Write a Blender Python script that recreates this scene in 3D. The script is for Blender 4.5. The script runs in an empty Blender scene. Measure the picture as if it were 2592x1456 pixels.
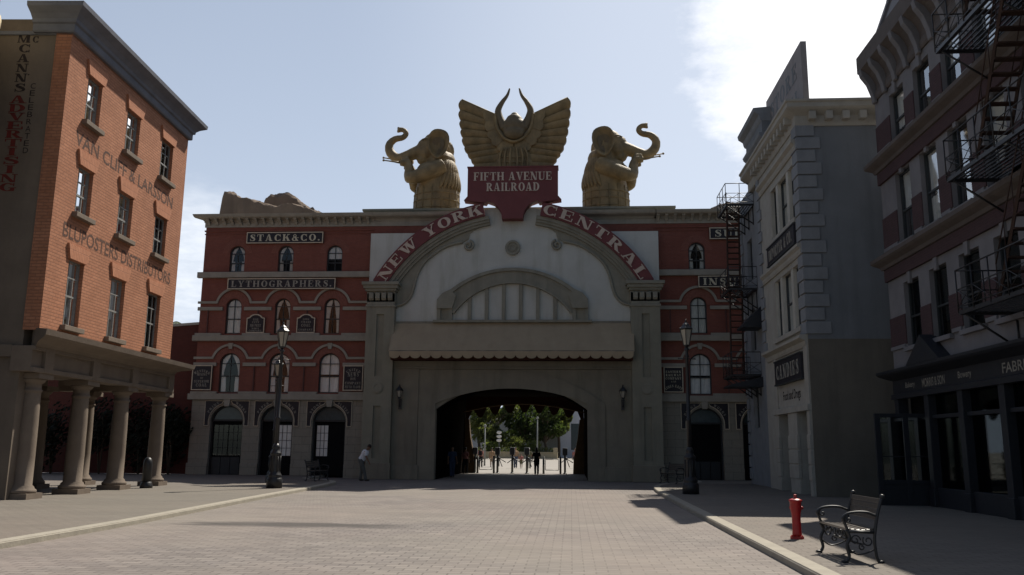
import bpy, bmesh, math, random
from mathutils import Vector, Matrix, noise
D = bpy.data; SC = bpy.context.scene; COL = SC.collection
PI = math.pi; rad = math.radians; sin = math.sin; cos = math.cos
random.seed(7)

# ---------------------------------------------------------------- camera
def make_camera():
    p, ro, ya = rad(10.66), rad(.494), rad(4.0)
    fw = Vector((-sin(ya)*cos(p), cos(ya)*cos(p), sin(p)))
    r0 = Vector((cos(ya), sin(ya), 0)); u0 = r0.cross(fw)
    r = r0*cos(ro)+u0*sin(ro); u = u0*cos(ro)-r0*sin(ro)
    cd = D.cameras.new('camera'); co = D.objects.new('camera', cd); COL.objects.link(co)
    co.matrix_world = Matrix(((r.x, u.x, -fw.x, 0), (r.y, u.y, -fw.y, 0), (r.z, u.z, -fw.z, 1.6), (0, 0, 0, 1)))
    cd.sensor_width = 36; cd.lens = 36*2153/2592; cd.clip_start = .1; cd.clip_end = 3000
    SC.camera = co
make_camera()

# ---------------------------------------------------------------- sky, sun, exposure
SUN_AZ, SUN_EL = rad(31), rad(54)
SUNDIR = Vector((sin(SUN_AZ)*cos(SUN_EL), cos(SUN_AZ)*cos(SUN_EL), sin(SUN_EL)))
def make_world():
    w = D.worlds.new('World'); SC.world = w; w.use_nodes = True
    nt = w.node_tree; N = nt.nodes; L = nt.links
    bg = N['Background']; bg.inputs['Strength'].default_value = .07
    sky = N.new('ShaderNodeTexSky'); sky.sky_type = 'NISHITA'; sky.sun_disc = False
    sky.sun_elevation = SUN_EL; sky.sun_rotation = SUN_AZ
    sky.air_density = 1.0; sky.dust_density = 1.5; sky.ozone_density = 1.5
    tc = N.new('ShaderNodeTexCoord')
    def math_(op, a, b=None, c=None, clamp=False):
        n = N.new('ShaderNodeMath'); n.operation = op; n.use_clamp = clamp
        for i, v in enumerate((a, b, c)):
            if v is None: continue
            if isinstance(v, (int, float)): n.inputs[i].default_value = v
            else: L.new(v, n.inputs[i])
        return n.outputs[0]
    sep = N.new('ShaderNodeSeparateXYZ'); L.new(tc.outputs['Generated'], sep.inputs[0])
    den = math_('ADD', math_('MAXIMUM', sep.outputs['Z'], 0.0), .18)
    cx = math_('DIVIDE', sep.outputs['X'], den); cy = math_('DIVIDE', sep.outputs['Y'], den)
    cmb = N.new('ShaderNodeCombineXYZ'); L.new(cx, cmb.inputs[0]); L.new(cy, cmb.inputs[1])
    n1 = N.new('ShaderNodeTexNoise'); n1.inputs['Scale'].default_value = 2.6; n1.inputs['Detail'].default_value = 9; n1.inputs['Roughness'].default_value = .62
    L.new(cmb.outputs[0], n1.inputs['Vector'])
    n2 = N.new('ShaderNodeTexNoise'); n2.inputs['Scale'].default_value = 13; n2.inputs['Detail'].default_value = 7; n2.inputs['Roughness'].default_value = .6
    L.new(cmb.outputs[0], n2.inputs['Vector'])
    def lobe(d, lo, hi):
        v = N.new('ShaderNodeVectorMath'); v.operation = 'DOT_PRODUCT'; v.inputs[1].default_value = Vector(d).normalized()
        nn = N.new('ShaderNodeVectorMath'); nn.operation = 'NORMALIZE'; L.new(tc.outputs['Generated'], nn.inputs[0])
        L.new(nn.outputs[0], v.inputs[0])
        m = N.new('ShaderNodeMapRange'); m.interpolation_type = 'SMOOTHSTEP'; m.clamp = True
        m.inputs['From Min'].default_value = cos(rad(lo)); m.inputs['From Max'].default_value = cos(rad(hi))
        L.new(v.outputs['Value'], m.inputs['Value']); return m.outputs[0]
    # one bright cloud bank below the sun, thin haze veil, a low cloud to the left
    bank = lobe(CLOUD1, 14.5, 1)
    tex = math_('ADD', math_('MULTIPLY', math_('SUBTRACT', n1.outputs[0], .5), 1.5), math_('MULTIPLY', math_('SUBTRACT', n2.outputs[0], .5), .9))
    c1 = math_('MULTIPLY', math_('ADD', math_('SUBTRACT', math_('MULTIPLY', bank, 1.75), .5), math_('MULTIPLY', tex, 1.5)), .9, clamp=True)
    c1 = math_('MULTIPLY', c1, math_('MULTIPLY', bank, 2.5, clamp=True), clamp=True)
    low = lobe(CLOUD2, 6.5, 1.5)
    c2 = math_('MULTIPLY', math_('ADD', math_('MULTIPLY', low, .8), math_('MULTIPLY', math_('SUBTRACT', n2.outputs[0], .62), 1.2)), low, clamp=True)
    veil = math_('MULTIPLY', lobe(CLOUD1, 34, 6), .3)
    hzn = math_('POWER', math_('SUBTRACT', 1.0, math_('MAXIMUM', sep.outputs['Z'], 0.0), clamp=True), 3.0)
    mix = None
    def mixc(fac, col, base, out=None):
        m = N.new('ShaderNodeMix'); m.data_type = 'RGBA'
        L.new(fac, m.inputs[0]); L.new(base, m.inputs[6])
        m.inputs[7].default_value = (*col, 1); return m.outputs[2]
    k = 1/.07
    front = lobe((.12, .95, .28), 82, 22)
    hs = N.new('ShaderNodeHueSaturation'); hs.inputs['Saturation'].default_value = .85; hs.inputs['Value'].default_value = 1.0
    L.new(sky.outputs[0], hs.inputs['Color'])
    dim = N.new('ShaderNodeMix'); dim.data_type = 'RGBA'; dim.blend_type = 'MULTIPLY'; dim.inputs[0].default_value = 1
    L.new(hs.outputs[0], dim.inputs[6])
    g = N.new('ShaderNodeCombineColor'); gv = math_('MULTIPLY_ADD', front, .02, .98)
    for i in range(3): L.new(gv, g.inputs[i])
    L.new(g.outputs[0], dim.inputs[7])
    o = mixc(math_('MULTIPLY', front, math_('MULTIPLY_ADD', hzn, .5, .42), clamp=True), (.51*k, .60*k, .75*k), dim.outputs[2])
    o = mixc(math_('MULTIPLY', math_('MULTIPLY', front, hzn), .3), (.74*k, .79*k, .86*k), o)
    o = mixc(veil, (.80*k, .85*k, .94*k), o)
    o = mixc(c2, (.80*k, .84*k, .90*k), o)
    o = mixc(c1, (1.05*k, 1.05*k, 1.07*k), o)
    L.new(o, bg.inputs['Color'])
CLOUD1 = (.315, .845, .432)
CLOUD2 = (-.42, .88, .20)
make_world()
sl = D.lights.new('sun', 'SUN'); so = D.objects.new('sun', sl); COL.objects.link(so)
sl.energy = 5.0; sl.angle = rad(.53); sl.color = (1, .93, .82)
so.rotation_euler = SUNDIR.to_track_quat('Z', 'Y').to_euler(); so.location = (30, 60, 80)
SC.view_settings.view_transform = 'Standard'; SC.view_settings.look = 'None'
SC.view_settings.exposure = 0.28; SC.view_settings.gamma = 1.0
SC.render.engine = 'CYCLES'

# ---------------------------------------------------------------- materials
def newmat(name):
    m = D.materials.new(name); m.use_nodes = True
    return m, m.node_tree.nodes, m.node_tree.links, m.node_tree.nodes['Principled BSDF']
def facade_uv(N, L):
    """(along wall, height) from object space, for walls facing either axis"""
    tc = N.new('ShaderNodeTexCoord'); s = N.new('ShaderNodeSeparateXYZ'); L.new(tc.outputs['Object'], s.inputs[0])
    sn = N.new('ShaderNodeSeparateXYZ'); L.new(tc.outputs['Normal'], sn.inputs[0])
    ab = N.new('ShaderNodeMath'); ab.operation = 'ABSOLUTE'; L.new(sn.outputs[0], ab.inputs[0])
    gt = N.new('ShaderNodeMath'); gt.operation = 'GREATER_THAN'; gt.inputs[1].default_value = .7; L.new(ab.outputs[0], gt.inputs[0])
    mx = N.new('ShaderNodeMix'); mx.data_type = 'FLOAT'; L.new(gt.outputs[0], mx.inputs[0]); L.new(s.outputs[0], mx.inputs[2]); L.new(s.outputs[1], mx.inputs[3])
    c = N.new('ShaderNodeCombineXYZ'); L.new(mx.outputs[0], c.inputs[0]); L.new(s.outputs[2], c.inputs[1])
    return c.outputs[0], tc.outputs['Object']
def mixrgb(N, L, fac, a, b, mode='MIX'):
    m = N.new('ShaderNodeMix'); m.data_type = 'RGBA'; m.blend_type = mode
    for i, v in ((0, fac), (6, a), (7, b)):
        if isinstance(v, (int, float)): m.inputs[i].default_value = v
        elif isinstance(v, tuple): m.inputs[i].default_value = (*v[:3], 1)
        else: L.new(v, m.inputs[i])
    return m.outputs[2]
def noise_ramp(N, L, vec, scale, lo, hi, detail=5, rough=.6, sx=None):
    if sx:
        mp = N.new('ShaderNodeMapping'); mp.inputs['Scale'].default_value = sx; L.new(vec, mp.inputs[0]); vec = mp.outputs[0]
    n = N.new('ShaderNodeTexNoise'); n.inputs['Scale'].default_value = scale; n.inputs['Detail'].default_value = detail; n.inputs['Roughness'].default_value = rough
    L.new(vec, n.inputs['Vector'])
    m = N.new('ShaderNodeMapRange'); m.inputs['From Min'].default_value = lo; m.inputs['From Max'].default_value = hi
    L.new(n.outputs[0], m.inputs['Value']); return m.outputs[0]
def brick_mat(name, c1, c2, mortar, bw=.23, rh=.078, ms=.012, bump=.5, stain=.35, offs=.5):
    m, N, L, b = newmat(name)
    uv, ob = facade_uv(N, L)
    t = N.new('ShaderNodeTexBrick'); L.new(uv, t.inputs['Vector'])
    t.offset = offs
    t.inputs['Color1'].default_value = (*c1, 1); t.inputs['Color2'].default_value = (*c2, 1); t.inputs['Mortar'].default_value = (*mortar, 1)
    t.inputs['Scale'].default_value = 1; t.inputs['Brick Width'].default_value = bw; t.inputs['Row Height'].default_value = rh
    t.inputs['Mortar Size'].default_value = ms; t.inputs['Mortar Smooth'].default_value = .3; t.inputs['Bias'].default_value = 0
    f = noise_ramp(N, L, ob, 1.1, .35, .7, 6, .65)
    dk = tuple(x*.55 for x in c1)
    col = mixrgb(N, L, mixfac(N, L, f, stain), t.outputs['Color'], dk)
    f2 = noise_ramp(N, L, ob, 9, .3, .75, 3)
    col = mixrgb(N, L, mixfac(N, L, f2, .25), col, tuple(min(1, x*1.35) for x in c2))
    f3 = noise_ramp(N, L, ob, 1.0, .45, .75, 5, .6, (2.5, 2.5, .25))
    col = mixrgb(N, L, mixfac(N, L, f3, stain*.7), col, tuple(x*.6+.01 for x in c2))
    L.new(col, b.inputs['Base Color']); b.inputs['Roughness'].default_value = .9; b.inputs['Specular IOR Level'].default_value = .2
    bp = N.new('ShaderNodeBump'); bp.inputs['Strength'].default_value = bump; bp.inputs['Distance'].default_value = .012; bp.invert = True
    L.new(t.outputs['Fac'], bp.inputs['Height']); L.new(bp.outputs[0], b.inputs['Normal'])
    return m
def mixfac(N, L, v, k):
    n = N.new('ShaderNodeMath'); n.operation = 'MULTIPLY'; n.use_clamp = True; L.new(v, n.inputs[0]); n.inputs[1].default_value = k; return n.outputs[0]
def rough_mat(name, c, c2=None, scale=1.5, streak=.4, rough=.85, bump=.25, grain=.3, spec=.25, metal=0, streak_col=None):
    """painted, rendered or stone surface with blotches, rain streaks and fine grain"""
    m, N, L, b = newmat(name)
    tc = N.new('ShaderNodeTexCoord'); ob = tc.outputs['Object']
    c2 = c2 or tuple(x*.72 for x in c)
    f = noise_ramp(N, L, ob, scale, .32, .68, 6, .6)
    col = mixrgb(N, L, f, c, c2)
    if streak:
        f2 = noise_ramp(N, L, ob, 1.2, .5, .78, 5, .6, (1.5, 1.5, .2))
        col = mixrgb(N, L, mixfac(N, L, f2, streak), col, streak_col or tuple(x*.55 for x in c))
    f3 = noise_ramp(N, L, ob, 30, .3, .7, 3)
    col = mixrgb(N, L, mixfac(N, L, f3, grain), col, tuple(x*.7 for x in c))
    L.new(col, b.inputs['Base Color']); b.inputs['Roughness'].default_value = rough; b.inputs['Specular IOR Level'].default_value = spec; b.inputs['Metallic'].default_value = metal
    if bump:
        nn = N.new('ShaderNodeTexNoise'); nn.inputs['Scale'].default_value = 14; nn.inputs['Detail'].default_value = 5; L.new(ob, nn.inputs['Vector'])
        bp = N.new('ShaderNodeBump'); bp.inputs['Strength'].default_value = bump; bp.inputs['Distance'].default_value = .02
        L.new(nn.outputs[0], bp.inputs['Height']); L.new(bp.outputs[0], b.inputs['Normal'])
    return m
def paving_mat(name, c1, c2, mortar, bw, rh, tint, stain=.4, painted_shadow=None):
    m, N, L, b = newmat(name)
    tc = N.new('ShaderNodeTexCoord'); ob = tc.outputs['Object']
    t = N.new('ShaderNodeTexBrick'); L.new(ob, t.inputs['Vector'])
    t.inputs['Color1'].default_value = (*c1, 1); t.inputs['Color2'].default_value = (*c2, 1); t.inputs['Mortar'].default_value = (*mortar, 1)
    t.inputs['Scale'].default_value = 1; t.inputs['Brick Width'].default_value = bw; t.inputs['Row Height'].default_value = rh
    t.inputs['Mortar Size'].default_value = .013; t.inputs['Mortar Smooth'].default_value = .35
    f = noise_ramp(N, L, ob, .12, .4, .62, 4, .55)
    col = mixrgb(N, L, mixfac(N, L, f, .75), t.outputs['Color'], tint)
    fh = noise_ramp(N, L, ob, .09, .38, .6, 5, .6, (1, .6, 1)); col = mixrgb(N, L, mixfac(N, L, fh, .5), col, (c2[0]*1.0, c2[1]*.88, c2[2]*.84))
    f1 = noise_ramp(N, L, ob, .55, .42, .72, 7, .7, (.5, 1.5, 1))
    col = mixrgb(N, L, mixfac(N, L, f1, stain), col, tuple(x*.62 for x in c1))
    f2 = noise_ramp(N, L, ob, 5, .35, .7, 4, .7, (1, 2.2, 1))
    col = mixrgb(N, L, mixfac(N, L, f2, .3), col, tuple(x*.75 for x in c2))
    f3 = noise_ramp(N, L, ob, 2.6, .52, .74, 6, .7, (1, 3, 1))
    col = mixrgb(N, L, mixfac(N, L, f3, .5), col, tuple(min(1, x*1.5) for x in c1))
    if painted_shadow:  # ragged elongated cast shadow, painted into the paving colour
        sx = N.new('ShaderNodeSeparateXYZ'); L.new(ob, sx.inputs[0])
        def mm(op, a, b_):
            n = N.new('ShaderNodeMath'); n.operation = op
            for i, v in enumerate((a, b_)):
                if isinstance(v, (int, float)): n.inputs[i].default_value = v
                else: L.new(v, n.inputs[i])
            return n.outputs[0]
        ex = mm('POWER', mm('DIVIDE', mm('SUBTRACT', sx.outputs[0], painted_shadow[0]), painted_shadow[2]), 2); ey = mm('POWER', mm('DIVIDE', mm('SUBTRACT', sx.outputs[1], painted_shadow[1]), painted_shadow[3]), 2)
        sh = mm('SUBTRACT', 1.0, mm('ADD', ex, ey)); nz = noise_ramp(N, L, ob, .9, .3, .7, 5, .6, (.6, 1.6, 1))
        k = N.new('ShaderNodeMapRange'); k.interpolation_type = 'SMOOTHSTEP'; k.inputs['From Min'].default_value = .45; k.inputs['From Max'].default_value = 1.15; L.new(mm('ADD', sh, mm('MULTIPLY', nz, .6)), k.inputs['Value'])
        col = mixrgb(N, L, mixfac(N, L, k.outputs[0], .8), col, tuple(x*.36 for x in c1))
    L.new(col, b.inputs['Base Color']); b.inputs['Roughness'].default_value = .8; b.inputs['Specular IOR Level'].default_value = .25
    ad = N.new('ShaderNodeMath'); ad.operation = 'MULTIPLY_ADD'; L.new(t.outputs['Fac'], ad.inputs[0]); ad.inputs[1].default_value = -1
    n = N.new('ShaderNodeTexNoise'); n.inputs['Scale'].default_value = 6; n.inputs['Detail'].default_value = 6; L.new(ob, n.inputs['Vector']); L.new(n.outputs[0], ad.inputs[2])
    bp = N.new('ShaderNodeBump'); bp.inputs['Strength'].default_value = .6; bp.inputs['Distance'].default_value = .015
    L.new(ad.outputs[0], bp.inputs['Height']); L.new(bp.outputs[0], b.inputs['Normal'])
    return m
def flat_mat(name, c, rough=.5, spec=.5, metal=0, var=.25, scale=6):
    m, N, L, b = newmat(name)
    tc = N.new('ShaderNodeTexCoord')
    f = noise_ramp(N, L, tc.outputs['Object'], scale, .35, .7, 5)
    L.new(mixrgb(N, L, mixfac(N, L, f, 1.0), c, tuple(x*(1-var) for x in c)), b.inputs['Base Color'])
    b.inputs['Roughness'].default_value = rough; b.inputs['Specular IOR Level'].default_value = spec; b.inputs['Metallic'].default_value = metal
    return m
def leaf_mat(name, c, var=.5, scale=1.3):
    m = flat_mat(name, c, .6, .3, var=var, scale=scale); N = m.node_tree.nodes; L = m.node_tree.links; b = N['Principled BSDF']
    t = N.new('ShaderNodeBsdfTranslucent'); t.inputs[0].default_value = (c[0]*1.5, c[1]*1.6, c[2]*.8, 1)
    mx = N.new('ShaderNodeMixShader'); mx.inputs[0].default_value = .45; L.new(b.outputs[0], mx.inputs[1]); L.new(t.outputs[0], mx.inputs[2]); L.new(mx.outputs[0], N['Material Output'].inputs['Surface'])
    return m
def glass_mat(name, tint=(.75, .8, .82), refl=.16, k=1.0):
    m, N, L, b = newmat(name)
    N.remove(b); out = N['Material Output']
    tr = N.new('ShaderNodeBsdfTransparent'); tr.inputs[0].default_value = (*tint, 1)
    gl = N.new('ShaderNodeBsdfGlossy'); gl.inputs['Roughness'].default_value = .03; gl.inputs[0].default_value = (.9, .93, .95, 1)
    fr = N.new('ShaderNodeFresnel'); fr.inputs[0].default_value = 1.5
    ad = N.new('ShaderNodeMath'); ad.operation = 'ADD'; ad.use_clamp = True; L.new(fr.outputs[0], ad.inputs[0]); ad.inputs[1].default_value = refl-.04
    sc = N.new('ShaderNodeMath'); sc.operation = 'MULTIPLY'; sc.inputs[1].default_value = k; L.new(ad.outputs[0], sc.inputs[0]); ad = sc
    mx = N.new('ShaderNodeMixShader'); L.new(ad.outputs[0], mx.inputs[0]); L.new(tr.outputs[0], mx.inputs[1]); L.new(gl.outputs[0], mx.inputs[2])
    L.new(mx.outputs[0], out.inputs['Surface']); return m
def emit_mat(name, c, s):
    m, N, L, b = newmat(name); b.inputs['Emission Color'].default_value = (*c, 1); b.inputs['Emission Strength'].default_value = s; b.inputs['Base Color'].default_value = (*c, 1); return m

M = {}
M['brick_red'] = brick_mat('brick_red', (.20, .068, .052), (.24, .084, .06), (.165, .088, .072), stain=.45)
M['brick_dark'] = brick_mat('brick_dark_red', (.095, .03, .024), (.115, .036, .028), (.075, .04, .034), stain=.4)
M['brick_voussoir'] = rough_mat('voussoir_brick', (.27, .115, .088), (.2, .08, .06), 8, .2)
M['brick_orange'] = brick_mat('brick_orange', (.35, .152, .085), (.43, .198, .115), (.27, .132, .085), bw=.3, rh=.1, ms=.015, bump=1.0, stain=.5)
M['brick_orange_arch'] = brick_mat('brick_orange_soldier', (.42, .185, .105), (.5, .23, .135), (.3, .15, .1), bw=.1, rh=.6, ms=.012, bump=.8, stain=.3, offs=0)
M['brick_paint'] = rough_mat('brick_maroon_paint', (.15, .04, .035), (.11, .028, .026), 3, .3)
M['stone'] = rough_mat('belt_stone', (.34, .32, .27), (.27, .25, .21), 2, .45)
M['stone_block'] = brick_mat('ashlar_stone', (.25, .23, .19), (.28, .26, .215), (.15, .14, .115), bw=.85, rh=.42, ms=.012, bump=.5, stain=.3)
M['stucco'] = rough_mat('arch_stucco', (.28, .27, .21), (.225, .215, .17), 1.2, .85)
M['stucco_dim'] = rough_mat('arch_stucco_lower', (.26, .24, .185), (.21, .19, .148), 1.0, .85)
M['trim'] = rough_mat('arch_trim', (.29, .28, .225), (.235, .225, .18), 2, .85)
M['plaster'] = rough_mat('white_plaster', (.56, .57, .53), (.47, .48, .44), .6, .5, streak_col=(.26, .25, .17))
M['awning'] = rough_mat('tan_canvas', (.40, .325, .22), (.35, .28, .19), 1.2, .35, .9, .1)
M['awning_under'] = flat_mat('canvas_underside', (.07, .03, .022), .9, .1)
M['sign_red'] = rough_mat('maroon_sign_paint', (.19, .06, .06), (.15, .048, .048), 1.5, .3, .6, .1)
M['letter_cream'] = rough_mat('cream_letter_paint', (.60, .50, .41), (.5, .41, .33), 4, .3, .6, .1)
M['navy'] = rough_mat('black_sign_board', (.022, .02, .026), (.03, .027, .033), 4, .2, .5, .05)
M['sign_frame'] = rough_mat('sign_frame_gilt', (.62, .54, .42), (.48, .41, .31), 6, .3, .6, .05)
M['sign_text'] = rough_mat('sign_letter_gilt', (.62, .58, .44), (.45, .42, .32), 6, .2, .6, .05)
M['sign_text_dim'] = rough_mat('faded_sign_letter', (.36, .34, .29), (.2, .19, .165), 6, .2, .6, .05)
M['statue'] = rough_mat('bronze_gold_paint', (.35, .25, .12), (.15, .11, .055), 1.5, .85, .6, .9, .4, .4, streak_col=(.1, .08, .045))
M['statue_dark'] = rough_mat('ear_shade_bronze', (.2, .15, .085), (.125, .095, .055), 2, .4, .6, .5, .4, .4)
M['rock'] = rough_mat('rock', (.25, .19, .145), (.17, .13, .1), .5, .4, .95, 1.0)
M['frame_dark'] = flat_mat('dark_window_frame', (.035, .04, .042), .55, .4)
M['frame_grey'] = flat_mat('grey_sash', (.25, .25, .24), .6, .3)
M['frame_white'] = rough_mat('white_joinery', (.5, .48, .42), (.42, .4, .35), 3, .3, .6, .1)
M['glass'] = glass_mat('window_glass', (.93, .95, .96), .045)
M['glass_shop'] = glass_mat('shop_glass', (.4, .45, .45), .1, .6)
M['glass_low_refl'] = glass_mat('low_refl_glass', (.8, .82, .82), .05, .4)  # mirror reflection scaled down, so the panes show less bright sky
M['glass_shop_dark'] = glass_mat('dark_shop_glass', (.4, .43, .43), .05, .22)
M['glass_screen'] = glass_mat('mirror_like_glass', (.5, .55, .55), .42)
M['curtain'] = rough_mat('curtain_cloth', (.82, .82, .78), (.68, .68, .66), 5, .5, .95, .3)
M['room'] = flat_mat('dark_room', (.012, .012, .013), .95, .05)
M['transom'] = flat_mat('teal_transom', (.06, .085, .095), .2, .5)
M['door'] = flat_mat('dark_door_paint', (.02, .022, .026), .5, .4)
M['iron'] = flat_mat('black_iron', (.02, .02, .022), .45, .5)
M['iron_rust'] = flat_mat('rusty_iron', (.055, .03, .022), .7, .3, var=.5, scale=3)
M['lamp_glass'] = rough_mat('frosted_lamp_glass', (.45, .42, .34), (.36, .33, .27), 5, .2, .3, 0)
M['hydrant'] = flat_mat('red_hydrant_paint', (.42, .012, .014), .4, .5, var=.35, scale=9)
M['wood'] = rough_mat('dark_bench_slat', (.10, .085, .07), (.06, .05, .042), 8, .2, .3, .2, spec=.6)
M['left_stone'] = rough_mat('portico_stone', (.205, .165, .13), (.16, .127, .1), 1.5, .4)
M['left_cornice'] = rough_mat('blue_grey_cornice', (.17, .175, .20), (.13, .135, .155), 2, .3)
M['left_plaster'] = rough_mat('brown_plaster', (.185, .15, .118), (.14, .113, .09), 1.0, .5)
M['paint_black'] = rough_mat('faded_black_paint', (.055, .035, .03), (.17, .085, .055), 14, .3)
M['paint_dark'] = rough_mat('faded_dark_paint', (.022, .016, .018), (.045, .035, .03), 12, .3)
M['paint_red'] = rough_mat('faded_red_paint', (.17, .02, .016), (.09, .03, .024), 10, .3)
M['cream'] = rough_mat('cream_stone', (.62, .55, .36), (.5, .43, .28), 2, .3)
M['grey_wall'] = rough_mat('grey_render', (.205, .22, .235), (.16, .173, .186), .5, .65)
M['grey_quoin'] = rough_mat('grey_quoin', (.26, .275, .29), (.21, .22, .235), 2, .3)
M['grey_low'] = rough_mat('brown_grey_render', (.175, .158, .13), (.128, .115, .095), .5, .65)
M['grey_trim'] = rough_mat('cream_grey_trim', (.42, .40, .35), (.35, .33, .29), 2, .35)
M['board'] = rough_mat('weathered_board', (.32, .295, .29), (.25, .23, .228), 1.5, .6)
M['white_wall'] = rough_mat('white_stucco', (.215, .208, .215), (.165, .16, .166), 1.2, .5)
M['red_panel'] = brick_mat('maroon_brick', (.07, .044, .046), (.085, .05, .052), (.06, .042, .044), stain=.3)
M['red_ledge'] = rough_mat('brown_ledge', (.13, .11, .1), (.1, .085, .077), 2, .4)
M['shop'] = flat_mat('dark_shopfront', (.018, .02, .026), .5, .4)
M['road'] = paving_mat('brick_paving', (.145, .132, .125), (.25, .225, .205), (.045, .042, .042), .34, .19, (.235, .215, .18), painted_shadow=(-6.0, 19.0, 3.6, .8))  # dark streak on the left is a shadow put into the colour
M['pave'] = paving_mat('grey_paving', (.145, .131, .115), (.195, .176, .152), (.07, .063, .055), .34, .19, (.175, .16, .132), .4)
M['kerb'] = rough_mat('kerb_stone', (.36, .33, .27), (.29, .265, .22), 3, .2, .85, .3)
M['ground'] = rough_mat('plaza_concrete', (.31, .285, .25), (.26, .24, .21), .3, 0)
M['leaf1'] = leaf_mat('leaf_dark', (.042, .06, .022), var=.6)
M['leaf2'] = leaf_mat('leaf_olive', (.085, .098, .038))
M['leaf3'] = leaf_mat('leaf_bright', (.125, .15, .05))
M['leaf_shade'] = flat_mat('leaf_hedge', (.012, .016, .009), .7, .2, var=.5, scale=2)
M['bark'] = rough_mat('bark', (.09, .07, .05), None, 5, .3)
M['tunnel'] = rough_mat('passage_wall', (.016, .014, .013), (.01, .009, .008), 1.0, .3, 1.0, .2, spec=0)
M['planter'] = rough_mat('planter_wall', (.45, .38, .25), (.36, .3, .2), 2, .4)
M['white_build'] = rough_mat('pale_blue_render', (.55, .58, .64), (.48, .5, .56), .8, .3)
M['grey_build'] = rough_mat('grey_render_far', (.28, .29, .28), (.22, .23, .22), .8, .3)
M['brown_pier'] = rough_mat('brown_fabric', (.16, .10, .05), (.1, .065, .035), 3, .4)
M['machine'] = flat_mat('turnstile_paint', (.05, .045, .05), .4, .5)
M['steel'] = flat_mat('dull_steel', (.12, .12, .11), .4, .5, metal=.6)
M['white_sign'] = rough_mat('white_enamel', (.8, .8, .78), (.7, .7, .68), 5, .1, .5, 0)
M['skin'] = flat_mat('skin', (.30, .17, .11), .6, .3, var=.1)
M['skin_dark'] = flat_mat('tanned_skin', (.2, .11, .07), .6, .3, var=.1)
M['hair'] = flat_mat('dark_hair', (.018, .013, .01), .6, .3)
M['white_cloth'] = flat_mat('white_cloth', (.72, .72, .74), .9, .1, var=.12)
M['grey_cloth'] = flat_mat('grey_trousers', (.12, .125, .12), .9, .1)
M['blue_cloth'] = flat_mat('blue_cloth', (.07, .1, .17), .9, .1)
M['black_cloth'] = flat_mat('black_cloth', (.02, .02, .024), .9, .1)
M['tan_cloth'] = flat_mat('tan_cloth', (.4, .27, .17), .9, .1)
M['pink_cloth'] = flat_mat('pink_cloth', (.45, .2, .18), .9, .1)
M['green_cloth'] = flat_mat('olive_cloth', (.16, .15, .09), .9, .1)
M['shoe'] = flat_mat('shoe_leather', (.03, .022, .018), .5, .4)
M['lead'] = flat_mat('drainpipe_paint', (.10, .045, .04), .6, .3)
M['led'] = emit_mat('red_pilot_lamp', (1, .25, .18), 4)

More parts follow.
